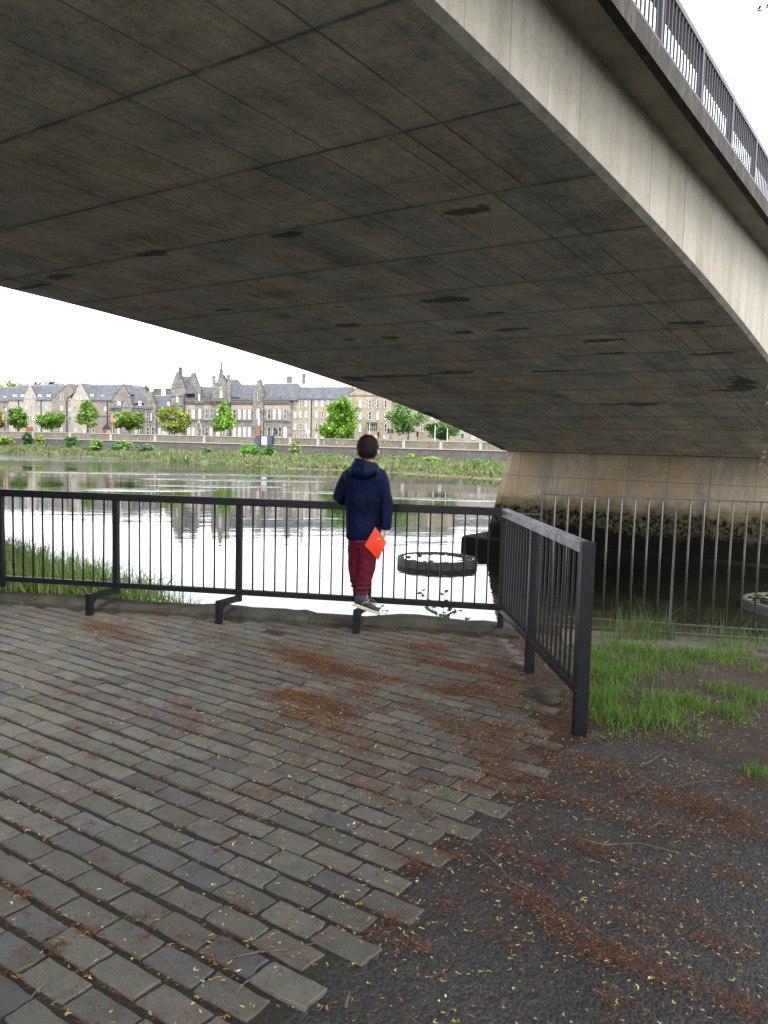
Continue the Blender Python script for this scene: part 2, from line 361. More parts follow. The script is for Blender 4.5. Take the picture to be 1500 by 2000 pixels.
# caisson rings
M_RING = pm('ring_concrete', (.02, .018, .015), (.085, .08, .07), 2.2, .85, .6, .03, 9)
M_MOSS = pm('moss_debris', (.03, .032, .018), (.10, .085, .06), 9, .95, .8, .03)
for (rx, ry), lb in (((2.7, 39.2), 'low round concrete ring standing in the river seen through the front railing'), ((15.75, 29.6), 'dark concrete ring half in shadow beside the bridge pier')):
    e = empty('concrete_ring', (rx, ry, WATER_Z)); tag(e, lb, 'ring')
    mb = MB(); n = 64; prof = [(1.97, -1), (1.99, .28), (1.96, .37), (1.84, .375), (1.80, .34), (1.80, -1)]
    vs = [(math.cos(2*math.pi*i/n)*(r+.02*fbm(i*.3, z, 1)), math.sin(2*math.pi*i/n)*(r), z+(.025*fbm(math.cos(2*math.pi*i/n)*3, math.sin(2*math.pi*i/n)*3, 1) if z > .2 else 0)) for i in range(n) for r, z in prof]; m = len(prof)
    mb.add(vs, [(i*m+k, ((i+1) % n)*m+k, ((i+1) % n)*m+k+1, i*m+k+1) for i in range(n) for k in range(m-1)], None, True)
    mb.build('ring_wall', M_RING if rx < 5 else pm('shaded_ring_concrete', (.02, .019, .016), (.06, .057, .05), 2.2, .85, .6, .03, 9), e)  # second ring: darker copy of the concrete, its shadow put into the colour
    mb = MB()
    for i in range(150):
        a = random.uniform(-.6, 2.2) if random.random() < .8 else random.uniform(0, 6.3); r = 1.78-abs(random.gauss(0, .28)); s = random.uniform(.03, .1)
        mb.ell((r*math.cos(a), r*math.sin(a),   .335+random.uniform(-.02, .04)), (s*1.6, s*1.3, s*.5), 6, 4, None, lambda u: u*(1+.4*noise.noise(Vector(u)*2)))
    tag(mb.build('debris', M_MOSS, e), kind='stuff')
    mb = MB(); mb.add([(1.81*math.cos(2*math.pi*i/40), 1.81*math.sin(2*math.pi*i/40), .335) for i in range(40)], [tuple(range(40))]); mb.build('pooled_water', M_WATER, e)
# ================================================================== BRIDGE
BAZ = 0.60945; K = 1.9; UP = 41.3; VL, VR = -20.6, -4.30
CQ = (-.00525462, .21927868, 1.49717356)
def soffit_z(u):
    s = abs(UP-u)/K if u <= UP else max(0, u-UP-3.2)/K
    s = min(s, 24.5); return 1.6+K*(CQ[0]*s*s+CQ[1]*s+CQ[2]-1.6)
ZT, VWEB, VOUT, ZFACE, ZRAIL = 6.91, -4.21, -3.555, 7.17, 8.10
bridge = empty('road_bridge', (0, 0, 0), -BAZ)
tag(bridge, 'concrete road bridge with arched soffit spanning overhead from the near bank to the river pier', 'bridge')
BM = np.array([[math.cos(BAZ), math.sin(BAZ)], [-math.sin(BAZ), math.cos(BAZ)]])  # (v,u)->(x,y)
def soffit_hit(px, py):
    d = ray(px, py); U = np.array([math.sin(BAZ), math.cos(BAZ), 0]); V = np.array([math.cos(BAZ), -math.sin(BAZ), 0]); tt = 2.
    for _ in range(4000):
        p = O_CAM+d*tt
        if p[2] > soffit_z(p @ U): break
        tt += .02
    return p @ V, p @ U
t = NT('soffit_concrete'); c0 = t.node('ShaderNodeTexCoord'); nz = t.noise(c0.outputs['Object'], 3.0, 3)
sx = t.node('ShaderNodeSeparateXYZ'); t.lk(c0.outputs['Object'], sx.inputs[0]); V_, U_ = sx.outputs[0], sx.outputs[1]
wob = t.math('MULTIPLY', t.math('SUBTRACT', nz, .5), .05)
ub = t.math('ADD', t.math('DIVIDE', t.math('SUBTRACT', t.math('ADD', U_, wob), 10.0), 2.45), .5)
fu = t.math('FLOOR', ub); du = t.math('MULTIPLY', t.math('ABSOLUTE', t.math('SUBTRACT', t.math('FRACT', t.math('ADD', ub, .5)), .5)), 2.45)
wn1 = t.node('ShaderNodeTexWhiteNoise', noise_dimensions='1D'); t.lk(fu, wn1.inputs['W'])
vb = t.math('DIVIDE', t.math('ADD', t.math('ADD', V_, wob), t.math('ADD', 5.96, t.math('MULTIPLY', wn1.outputs['Value'], .5))), 1.17)
fv = t.math('FLOOR', vb); dv = t.math('MULTIPLY', t.math('ABSOLUTE', t.math('SUBTRACT', t.math('FRACT', t.math('ADD', vb, .5)), .5)), 1.17)
inner = t.math('LESS_THAN', V_, -6.1); dv = t.math('ADD', dv, t.math('MULTIPLY', t.math('SUBTRACT', 1., inner), 5))
d2 = t.math('MINIMUM', t.math('ABSOLUTE', t.math('ADD', t.math('ADD', V_, wob), 5.40)), t.math('ABSOLUTE', t.math('ADD', t.math('ADD', V_, wob), 5.97)))
d3 = t.math('MINIMUM', t.math('ABSOLUTE', t.math('ADD', t.math('ADD', V_, wob), 19.5)), t.math('ABSOLUTE', t.math('ADD', t.math('ADD', V_, wob), 18.95)))
line = t.math('MINIMUM', t.math('MINIMUM', du, dv), t.math('MINIMUM', d2, d3))
line = t.math('MINIMUM', t.math('MINIMUM', t.math('MULTIPLY', du, .75), t.math('MULTIPLY', dv, 1.7)), t.math('MULTIPLY', t.math('MINIMUM', d2, d3), 1.2)); lm = t.ramp(line, [(0, (1, 1, 1)), (.014, (.7, .7, .7)), (.034, (0, 0, 0))])
halo = t.ramp(du, [(0, (1, 1, 1)), (.12, (.5, .5, .5)), (.2, (0, 0, 0))])
cmb = t.node('ShaderNodeCombineXYZ'); t.lk(fu, cmb.inputs[0]); t.lk(fv, cmb.inputs[1]); wn2 = t.node('ShaderNodeTexWhiteNoise', noise_dimensions='2D'); t.lk(cmb.outputs[0], wn2.inputs['Vector'])
tint = t.ramp(wn2.outputs['Value'], [(0, (.40, .38, .335)), (.35, (.53, .505, .44)), (.6, (.55, .50, .41)), (.8, (.56, .47, .36)), (1, (.48, .46, .415))])
n1 = t.noise(c0.outputs['Object'], .9, 6, .65); n2 = t.noise(c0.outputs['Object'], 7, 6, .7)
c = t.mix(1., tint, t.ramp(n1, [(.28, (.55, .56, .55)), (.5, (1, 1, 1)), (.72, (1.3, 1.26, 1.18))]), 'MULTIPLY')
c = t.mix(1., c, t.ramp(n2, [(.25, (.6, .6, .6)), (.5, (1, 1, 1)), (.8, (1.2, 1.2, 1.2))]), 'MULTIPLY')
bm_n = t.node('ShaderNodeMapping'); bm_n.inputs['Scale'].default_value = (9, .5, 1); t.lk(c0.outputs['Object'], bm_n.inputs[0])
c = t.mix(1., c, t.ramp(t.noise(bm_n.outputs[0], 1, 3, .6), [(.3, (.86, .86, .86)), (.6, (1.08, 1.08, 1.08))]), 'MULTIPLY')
n5 = t.noise(c0.outputs['Object'], 26, 4, .7); c = t.mix(1., c, t.ramp(n5, [(.3, (.72, .72, .72)), (.5, (1, 1, 1)), (.75, (1.2, 1.2, 1.2))]), 'MULTIPLY')
dk_ = t.node('ShaderNodeMapping'); dk_.inputs['Scale'].default_value = (.35, 1.3, 1); t.lk(c0.outputs['Object'], dk_.inputs[0]); lch = t.ramp(t.noise(dk_.outputs[0], 1.6, 5, .7), [(.60, (0, 0, 0)), (.70, (.5, .5, .5))]); c = t.mix(lch, c, (.56, .53, .47))
pit = t.ramp(t.noise(c0.outputs['Object'], 15, 2, .5), [(.70, (0, 0, 0)), (.74, (.8, .8, .8))]); c = t.mix(pit, c, (.10, .09, .075))
c = t.mix(t.math('MULTIPLY', halo, t.math('MULTIPLY', n2, .6)), c, (.24, .23, .20))
brk = t.ramp(t.noise(c0.outputs['Object'], 1.3, 4, .7), [(.34, (.25, .25, .25)), (.5, (.8, .8, .8)), (.62, (1, 1, 1))])
c = t.mix(t.mix(1., lm, brk, 'MULTIPLY'), c, (.10, .094, .08))
st = t.ramp(t.math('ADD', t.attr('stain', 'Fac'), t.math('MULTIPLY', t.math('SUBTRACT', t.noise(c0.outputs['Object'], 9, 5, .75), .5), .9)), [(.28, (0, 0, 0)), (.42, (.55, .55, .55)), (.7, (.9, .9, .9))]); st = t.math('MULTIPLY', st, t.math('GREATER_THAN', t.attr('stain', 'Fac'), .02)); c = t.mix(t.math('MULTIPLY', st, .9), c, (.085, .076, .062)); c = t.mix(t.attr('bleach', 'Fac'), c, (.34, .32, .28))
# scuffs: short dark dashes
sf = t.node('ShaderNodeMapping'); sf.inputs['Scale'].default_value = (1.2, 4.5, 1); t.lk(c0.outputs['Object'], sf.inputs[0])
dash = t.ramp(t.noise(sf.outputs[0], 2.6, 4, .7), [(.68, (0, 0, 0)), (.74, (.75, .75, .75))]); c = t.mix(dash, c, (.055, .048, .04))
t.color(c); t.set(Roughness=.9); t.p.inputs['Specular IOR Level'].default_value = .2
hh = t.math('SUBTRACT', t.math('MULTIPLY', n2, .25), t.math('ADD', lm, t.math('MULTIPLY', st, .8))); t.bump(hh, .6, .03); M_SOFFIT = t.m
# soffit grid with worn patches
us = np.concatenate([np.arange(-14, 3, 1.), np.arange(3, 30, .1), np.arange(30, UP-.01, .16), [UP]]); vs_ = np.arange(VL, VR+.001, (VR-VL)/150)
G = np.array([(v_, u_, soffit_z(u_)) for u_ in us for v_ in vs_]); nv = len(vs_)
me = bpy.data.meshes.new('soffit'); me.from_pydata([tuple(p) for p in G], [], [(i*nv+j, (i+1)*nv+j, (i+1)*nv+j+1, i*nv+j+1) for i in range(len(us)-1) for j in range(nv-1)]); me.update()
me.polygons.foreach_set('use_smooth', [True]*len(me.polygons))
STA = [(875, 586, .75, .26), (1000, 643, .55, .2), (905, 649, .42, .2), (762, 659, .5, .2), (677, 635, .55, .22), (680, 663, .42, .15), (557, 459, .5, .17), (295, 495, .62, .2), (110, 540, .7, .2), (918, 410, .5, .2), (765, 735, 2.2, .28), (880, 728, 1.6, .2), (1180, 665, .7, .2), (1435, 760, .8, .5), (1450, 745, .5, .9), (1080, 725, 1.2, .16), (1185, 690, .6, .12), (960, 612, .4, .12), (440, 605, .5, .1), (1400, 690, .9, .2), (690, 740, .6, .5), (840, 810, .5, 1.2), (900, 845, .7, 1.5), (960, 870, .9, 1.2), (660, 600, .2, .1), (1240, 790, 1.5, .3), (1350, 630, .6, .2), (60, 560, 1.2, .12)]
BLE = [(1065, 435, .35, .7), (930, 330, .7, .12), (1430, 695, .4, .15), (560, 475, .7, .3), (620, 390, .7, .12), (1040, 385, .12, 1.2), (690, 195, .1, 1.3), (870, 575, .5, .2)]
def paint(lst, name, seed, p):
    arr = np.zeros(len(G), np.float32)
    for px, py, rv, ru in lst:
        v0, u0 = soffit_hit(px, py); sel = np.where((abs(G[:, 0]-v0) < rv*1.7) & (abs(G[:, 1]-u0) < ru*1.7+.1))[0]
        for i in sel:
            d = math.hypot((G[i, 0]-v0)/(rv*.8), (G[i, 1]-u0)/(ru*.85))+.8*fbm(G[i, 0], G[i, 1]*1.6, 2.2, seed)
            arr[i] = max(arr[i], min(1, max(0, (1.25-d)*p)))
    a = me.attributes.new(name, 'FLOAT', 'POINT'); a.data.foreach_set('value', arr)
paint(STA, 'stain', 1., 1.5); paint(BLE, 'bleach', 4., .8)
me.materials.append(M_SOFFIT); link(bpy.data.objects.new('soffit', me), bridge)
# web, chamfer, far span
t = NT('web_concrete'); c0 = t.node('ShaderNodeTexCoord'); sx = t.node('ShaderNodeSeparateXYZ'); t.lk(c0.outputs['Object'], sx.inputs[0])
ub = t.math('DIVIDE', sx.outputs[1], 1.03); fu = t.math('FLOOR', t.math('ADD', ub, .5)); du = t.math('ABSOLUTE', t.math('SUBTRACT', t.math('FRACT', t.math('ADD', ub, .5)), .5))
w1 = t.node('ShaderNodeTexWhiteNoise', noise_dimensions='1D'); t.lk(fu, w1.inputs['W'])
lm = t.math('MULTIPLY', t.ramp(du, [(0, (1, 1, 1)), (.008, (.8, .8, .8)), (.022, (0, 0, 0))]), t.math('ADD', .12, t.math('POWER', w1.outputs['Value'], 2.5)))
s1 = t.node('ShaderNodeMapping'); s1.inputs['Scale'].default_value = (1, 1, .22); t.lk(c0.outputs['Object'], s1.inputs[0])
n1 = t.noise(s1.outputs[0], 2.3, 6, .65); n2 = t.noise(c0.outputs['Object'], 11, 5); n3 = t.noise(s1.outputs[0], 4.5, 2)
c = t.ramp(n1, [(.3, (.205, .186, .145)), (.5, (.25, .228, .182)), (.72, (.30, .278, .23))])
c = t.mix(1., c, t.ramp(n2, [(.25, (.8, .8, .8)), (.5, (1, 1, 1))]), 'MULTIPLY')
c = t.mix(t.ramp(n3, [(.70, (0, 0, 0)), (.78, (.7, .7, .7))]), c, (.16, .14, .11))
c = t.mix(lm, c, (.06, .055, .045)); t.color(c); t.set(Roughness=.9); t.p.inputs['Specular IOR Level'].default_value = .2
t.bump(t.math('SUBTRACT', t.math('MULTIPLY', n2, .3), lm), .5, .02); M_WEB = t.m
ux = list(np.arange(-14, UP, .5))+[UP]
for side in (1, -1):
    for nm, prof in (('side_beam', lambda z: [(VWEB+.002, z+.092), (VWEB, ZT), (VWEB-.35, ZT), (VWEB-.35, z+.3)]), ('chamfer', lambda z: [(VR-.004, z), (VWEB, z+.09)])):
        mb = MB(); m = 4 if nm == 'side_beam' else 2
        vs = []
        for u_ in ux:
            for vv, zz in prof(soffit_z(u_)):
                vs.append((vv if side == 1 else VL+VR-vv, u_, zz))
        mb.add(vs, [(i*m+k, (i+1)*m+k, (i+1)*m+k+1, i*m+k+1) for i in range(len(ux)-1) for k in range(m-1)], None, False)
        mb.build(nm, M_WEB if nm == 'side_beam' else pm('chamfer_concrete%d' % side, (.14, .13, .10), (.25, .235, .19), 3, .9, .6, .02, 12), bridge)
# far span beyond the pier
mb = MB(); ux2 = np.arange(UP+3.2, 130, 3.)
vs = [p for u_ in ux2 for p in ((VL, u_, soffit_z(u_)), (VR, u_, soffit_z(u_)), (VR, u_, ZT), (VL, u_, ZT))]
mb.add(vs, [(i*4+k, (i+1)*4+k, (i+1)*4+(k+1) % 4, i*4+(k+1) % 4) for i in range(len(ux2)-1) for k in range(4)]); mb.build('far_span', M_WEB, bridge)
# deck slab with cantilever; dark weathered edge beam
M_CANT = pm('cantilever_concrete', (.19, .17, .13), (.33, .30, .24), 1.4, .9, .5, .02, 9)
mb = MB(); mb.box(VL+VR-VOUT+.14, VOUT-.14, -14, 130, ZT-.002, ZT+.3); mb.build('deck_slab', M_CANT, bridge)
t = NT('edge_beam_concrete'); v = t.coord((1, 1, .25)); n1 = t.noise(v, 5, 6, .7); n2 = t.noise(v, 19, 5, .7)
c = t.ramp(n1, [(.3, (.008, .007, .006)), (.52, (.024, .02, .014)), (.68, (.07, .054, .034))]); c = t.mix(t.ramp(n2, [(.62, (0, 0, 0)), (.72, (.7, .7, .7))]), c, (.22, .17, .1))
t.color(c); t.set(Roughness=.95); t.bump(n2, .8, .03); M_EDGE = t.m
mb = MB()
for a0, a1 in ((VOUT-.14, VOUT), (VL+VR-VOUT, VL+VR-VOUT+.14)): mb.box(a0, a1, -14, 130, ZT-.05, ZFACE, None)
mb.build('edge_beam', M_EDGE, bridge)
# pier
t = NT('pier_concrete'); c0 = t.node('ShaderNodeTexCoord'); ob = c0.outputs['Object']; sx = t.node('ShaderNodeSeparateXYZ'); t.lk(ob, sx.inputs[0])
n1 = t.noise(ob, .55, 6, .6); n2 = t.noise(ob, 4, 6, .7); n4 = t.noise(ob, 1.3, 5, .75)
c = t.ramp(n1, [(.3, (.25, .175, .09)), (.5, (.31, .238, .148)), (.7, (.36, .305, .22))])
dr = t.node('ShaderNodeMapping'); dr.inputs['Scale'].default_value = (1.1, 1.1, .12); t.lk(ob, dr.inputs[0]); nd = t.noise(dr.outputs[0], 1, 5, .65)
c = t.mix(t.ramp(nd, [(.5, (0, 0, 0)), (.62, (.8, .8, .8))]), c, (.20, .18, .15)); c = t.mix(t.ramp(nd, [(.28, (.5, .5, .5)), (.36, (0, 0, 0))]), c, (.5, .47, .4))
zz = sx.outputs[2]
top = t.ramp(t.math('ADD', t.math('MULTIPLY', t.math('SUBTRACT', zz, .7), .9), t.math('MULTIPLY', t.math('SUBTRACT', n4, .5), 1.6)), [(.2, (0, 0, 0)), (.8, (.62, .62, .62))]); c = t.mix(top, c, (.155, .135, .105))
# formwork joints
jz = t.math('ABSOLUTE', t.math('SUBTRACT', t.math('FRACT', t.math('DIVIDE', t.math('ADD', zz, 9.87), 1.32)), .5)); jv = t.math('ABSOLUTE', t.math('SUBTRACT', t.math('FRACT', t.math('DIVIDE', sx.outputs[0], 2.05)), .5))
jl = t.ramp(t.math('MINIMUM', t.math('MULTIPLY', jz, 1.32), t.math('MULTIPLY', jv, 2.05)), [(0, (.8, .8, .8)), (.03, (0, 0, 0))]); c = t.mix(jl, c, (.10, .085, .06))
lvl = t.math('ADD', zz, t.math('MULTIPLY', t.math('SUBTRACT', n4, .5), 1.5))
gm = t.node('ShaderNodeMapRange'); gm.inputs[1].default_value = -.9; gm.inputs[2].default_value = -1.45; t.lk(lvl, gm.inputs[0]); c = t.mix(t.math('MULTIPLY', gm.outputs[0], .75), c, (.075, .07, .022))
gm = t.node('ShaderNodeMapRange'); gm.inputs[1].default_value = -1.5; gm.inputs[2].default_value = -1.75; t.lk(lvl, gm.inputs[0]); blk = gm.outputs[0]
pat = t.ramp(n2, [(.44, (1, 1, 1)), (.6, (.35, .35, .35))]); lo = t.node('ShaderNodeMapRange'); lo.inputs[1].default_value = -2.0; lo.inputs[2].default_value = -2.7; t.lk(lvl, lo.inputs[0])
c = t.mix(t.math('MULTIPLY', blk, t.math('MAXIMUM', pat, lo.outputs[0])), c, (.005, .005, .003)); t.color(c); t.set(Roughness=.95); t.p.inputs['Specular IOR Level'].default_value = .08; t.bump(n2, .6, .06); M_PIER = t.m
def pier_ring(z, grow):
    p = []; y0 = UP-grow; y1 = UP+3.2+grow; xl = VL+.05-grow*1.15; xr = VR-.05+grow*1.15
    p += [(xl+.6, y0), (xr-.6, y0), (xr-.2, y0+.2), (xr, y0+.8), (xr, y1-.8), (xr-.6, y1), (xl+.6, y1), (xl, y1-.8), (xl, y0+.8), (xl+.2, y0+.2)]
    return [(x, y, z) for x, y in p]
def lathe_rings(mb, rings):
    n = len(rings[0]); vs = [p for r in rings for p in r]
    mb.add(vs, [(i*n+k, i*n+(k+1) % n, (i+1)*n+(k+1) % n, (i+1)*n+k) for i in range(len(rings)-1) for k in range(n)]+[tuple(range((len(rings)-1)*n, len(rings)*n))])
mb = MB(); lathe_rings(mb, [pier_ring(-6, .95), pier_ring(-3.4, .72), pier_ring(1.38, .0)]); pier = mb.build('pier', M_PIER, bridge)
mb = MB(); lathe_rings(mb, [pier_ring(-6, 1.75), pier_ring(-3.62, 1.7), pier_ring(-3.55, 1.6)]); mb.build('footing', M_PIER, pier)
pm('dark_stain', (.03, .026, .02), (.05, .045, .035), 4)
for i in range(7):
    mb = MB(); mb.box(VL+1.6+i*2.4, VL+1.85+i*2.4, UP-.03, UP+.1, 1.0, 1.2); mb.build('bearing_pocket', bpy.data.materials['dark_stain'], pier)
# dark bearing gap
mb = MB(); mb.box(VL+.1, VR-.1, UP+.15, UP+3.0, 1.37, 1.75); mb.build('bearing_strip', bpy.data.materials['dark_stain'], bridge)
# cracks on the pier, thin dark polylines standing proud
for pts in ([(1193, 907), (1184, 918), (1181, 930), (1172, 935), (1168, 940)], [(1215, 912), (1222, 910), (1232, 914), (1238, 926), (1248, 932), (1262, 931), (1270, 928), (1280, 930), (1288, 923), (1293, 920)], [(1300, 924), (1310, 928), (1318, 934), (1326, 932), (1332, 922), (1346, 911)], [(1285, 918), (1292, 914), (1300, 911)], [(1292, 900), (1304, 904), (1312, 903)]):
    ps = []
    for px, py in pts:
        U3 = np.array([math.sin(BAZ), math.cos(BAZ), 0]); V3 = np.array([math.cos(BAZ), -math.sin(BAZ), 0]); d = ray(px, py)
        z_guess = 0.6; P = O_CAM+d*((UP-.07)/(d @ U3)); off = .0+(1.38-P[2])*.72/4.78; P = O_CAM+d*((UP-off-.004)/(d @ U3))
        ps.append((P @ V3, P @ U3, P[2]))
    mb = MB(); mb.tube(ps, .008, 4); mb.build('crack', bpy.data.materials['dark_stain'], pier)
# near abutment, unseen behind the camera, set close to darken the soffit
mb = MB(); mb.box(VL-.4, VR+.3, -6.5, -5, -.1, 6.9); mb.build('abutment', M_WEB, bridge)
# bridge railing
M_RAILP = pm('dark_painted_steel', (.012, .013, .018), (.022, .024, .03), 6, .45, .1, .003, spec=.5)
br = empty('railing', (0, 0, 0)); br.parent = bridge
PU = [11.5+2.22*i for i in range(-2, 6)]
for nm, z0, z1, w in (('bottom_rail', ZFACE+.01, ZFACE+.05, .05), ('top_rail', ZRAIL-.09, ZRAIL, .30)):
    mb = MB(); mb.box(VOUT-w-.01, VOUT-.01, -14, 130, z0, z1); mb.build(nm, M_RAILP, br)
mb = MB(); mb.box(-.045, .045, -.04, .04, 0, ZRAIL-.09-ZFACE); pm_mesh = mb.mesh('bridge_post'); pm_mesh.materials.append(M_RAILP)
mb = MB(); mb.box(-.012, .012, -.011, .011, 0, ZRAIL-.09-ZFACE-.05); bar_mesh = mb.mesh('bridge_bar'); bar_mesh.materials.append(M_RAILP)
for i, u_ in enumerate(PU):
    o = link(bpy.data.objects.new('post', pm_mesh), br); o.location = (VOUT-.05, u_, ZFACE)
    if i+1 < len(PU):
        for k in range(1, 13):
            o = link(bpy.data.objects.new('baluster', bar_mesh), br); o.location = (VOUT-.036, u_+2.22*k/13, ZFACE+.05)
mb = MB(); mb.box(VOUT-.75, VOUT-.7, -14, 130, ZFACE+.72, ZFACE+.95); mb.build('guard_rail', M_RAILP, bridge)
# ================================================================== NEAR RAILINGS
t = NT('black_railing_paint'); v = t.coord(); n1 = t.noise(v, 14, 5, .7); n2 = t.noise(v, 55, 4, .7)
c = t.ramp(n1, [(.3, (.0035, .004, .0055)), (.65, (.006, .007, .009)), (.8, (.015, .016, .018))]); c = t.mix(t.ramp(n2, [(.66, (0, 0, 0)), (.72, (.6, .6, .6))]), c, (.06, .058, .055))
t.color(c); t.set(Roughness=.42); t.p.inputs['Specular IOR Level'].default_value = .22; t.bump(n2, .25, .003); M_BLACK = t.m
ZTU, ZTT, ZBT, ZBB = 1.02, 1.086, .2596, .21
# -- front railing (parent at its middle; parts in world coordinates relative to the empty)
fr = empty('railing', fence_pt(-1.4, 0, 0), FAZ)
tag(fr, 'long black steel railing along the river edge that the boy leans on', 'railing', 'black railings around the paving')
TP = [fence_t(x, y) for x, y in ((2, 1050), (226.7, 1050), (467.2, 1065), (719.5, 1140), (982, 1095))]
TP = [TP[0]-2.46, TP[0]-1.23]+TP
TS = [None, None, fence_t(2, 1050)-.1]
def L(t_, off, z): return (t_+1.4, off, z)
def barobj(name, a, b, w, h, par, mat, bv=.004, upv=(0, 0, 1)):
    mb = MB(); mb.bar(a, b, w, h, None, upv, bv); return mb.build(name, mat, par)
barobj('top_rail', L(TP[0], 0, (ZTU+ZTT)/2), L(TP[-1]+.03, 0, (ZTU+ZTT)/2), .06, ZTT-ZTU, fr, M_BLACK, .006)
barobj('bottom_rail', L(TP[0], 0, (ZBT+ZBB)/2), L(TP[-1], 0, (ZBT+ZBB)/2), .05, ZBT-ZBB, fr, M_BLACK, .005)
stubs = [gnd(175, 1203), gnd(427.7, 1218.4), gnd(695.5, 1237.6)]
for i, tp in enumerate(TP):
    last = i == len(TP)-1
    barobj('post', L(tp, 0, .15 if not last else -.02), L(tp, 0, ZTU), .052, .052, fr, M_BLACK, .004)
    if not last:
        if i >= 3: s = stubs[i-3]; st = float((s-FP0) @ FD); so = float((s-FP0) @ FN)
        else: st = tp-.1; so = -.29
        mb = MB(); mb.bar(L(st, so, -.03), L(st, so, .205), .052, .052, None, (0, 0, 1), .004); mb.bar(L(st, so+.026, .178), L(tp, 0, .178), .045, .05, None, (0, 0, 1), .004)
        mb.add([L(st-.02, so+.026, .09), L(st+.02, so+.026, .09), L(st+.02, so+.026, .153), L(st-.02, so+.026, .153), L(st-.012, so+.09, .153), L(st+.028, so+.09, .153)], [(0, 1, 5, 4), (0, 4, 3), (1, 2, 5), (3, 4, 5, 2), (0, 3, 2, 1)])
        mb.build('bracket_foot', M_BLACK, fr)
mb = MB(); mb.box(-.0065, .0065, -.0065, .0065, 0, ZTU-ZBT+.01); bm_ = mb.mesh('railing_bar'); bm_.materials.append(M_BLACK)
for i in range(len(TP)-1):
    for k in range(1, 11):
        o = link(bpy.data.objects.new('bar', bm_), fr); o.location = L(TP[i]+.026+(TP[i+1]-TP[i]-.052)*k/11, 0, ZBT-.005); o.rotation_euler = (0, 0, random.uniform(0, .3))
        if random.random() < .12: o.rotation_euler = (random.gauss(0, .006), random.gauss(0, .012), 0)
# -- end panel
C0 = np.array(fence_pt(TP[-1], -.03)); E0 = gnd(1131, 1431); Mm = gnd(1038.4, 1311)
ed = (E0-C0); ed[2] = 0; EL = np.linalg.norm(ed); ed = ed/EL; ea = math.atan2(ed[1], ed[0])
er = empty('railing', (C0[0], C0[1], 0), ea)
tag(er, 'short black railing panel with worn silver top rail coming from the corner towards the camera', 'railing', 'black railings around the paving')
tm = float((Mm-C0) @ ed)
t = NT('worn_rail_paint'); v = t.coord(); n1 = t.noise(v, 9, 6, .75); n2 = t.noise(v, 60, 5, .75)
f = t.math('ADD', t.math('MULTIPLY', n1, .5), t.math('MULTIPLY', n2, .5)); c = t.ramp(f, [(.40, (.04, .042, .05)), (.48, (.17, .175, .19)), (.6, (.40, .41, .43))]); t.color(c); t.set(Roughness=.4, Metallic=.15); t.bump(n2, .3, .003); M_WORN = t.m
barobj('top_rail', (0.02, 0, (ZTU+ZTT)/2), (EL-.04, 0, (ZTU+ZTT)/2), .06, ZTT-ZTU, er, M_WORN, .006)
barobj('bottom_rail', (0, 0, (ZBT+ZBB)/2), (EL-.03, 0, (ZBT+ZBB)/2), .05, ZBT-ZBB, er, M_BLACK, .005)
barobj('post', (tm, 0, -.03), (tm, 0, ZTU), .058, .062, er, M_BLACK, .004)
barobj('post', (EL, 0, -.03), (EL, 0, ZTT+.004), .058, .075, er, M_BLACK, .005)
for a0, a1, n in ((.03, tm-.03, 10), (tm+.03, EL-.035, 10)):
    for k in range(1, n+1):
        o = link(bpy.data.objects.new('bar', bm_), er); o.location = (a0+(a1-a0)*k/(n+1), 0, ZBT-.005)
# -- slim railing beside the grass
TY, TAZ = 7.2362*.985, -.2016; TDv = np.array([math.cos(TAZ), math.sin(TAZ), 0]); TN = np.array([-TDv[1], TDv[0], 0]); TP0 = np.array([0, TY, 0])
tr = empty('railing', tuple(TP0), TAZ); tag(tr, 'slim grey railing of thin rods on the grass edge in front of the pier', 'railing', 'black railings around the paving')
def tt_(px, py): return float((hit(px, py, TP0, TN)-TP0) @ TDv)
M_SLIM = pm('grey_rod_paint', (.02, .021, .023), (.05, .052, .055), 12, .35, .1, .002, spec=.6)
zt_, zb_ = 1.6-.4*.985, 1.6-(1.6-.1227)*.985; x0 = tt_(1060, 966)
xa = [tt_(1188.5, 968), tt_(1432.3, 978.5)]; sp = (xa[1]-xa[0])/9.
barobj('top_rail', (x0, 0, zt_), (x0+14, 0, zt_), .02, .014, tr, M_SLIM, .002); barobj('bottom_rail', (x0, 0, zb_), (x0+14, 0, zb_), .014, .014, tr, M_SLIM, .002)
barobj('kick_rail', (x0, 0, zb_-.075), (x0+14, 0, zb_-.075), .014, .014, tr, M_SLIM, .002); barobj('side_rail', (x0-.32, .0, zt_-.18), (x0, 0, zt_-.18), .014, .014, tr, M_SLIM, .002)
mb = MB(); mb.tube([(0, 0, 0), (0, 0, zt_-zb_)], .0078, 8); rod = mb.mesh('rod'); rod.materials.append(M_SLIM)
k0 = int(round((x0-xa[0])/sp))
for k in range(k0, k0+60):
    o = link(bpy.data.objects.new('bar', rod), tr); o.location = (xa[0]+k*sp, 0, zb_)
for k in (k0, 5, 15, 25, 35, 45): barobj('post', (xa[0]+k*sp, 0, -.1), (xa[0]+k*sp, 0, zt_), .016, .016, tr, M_SLIM, .002)
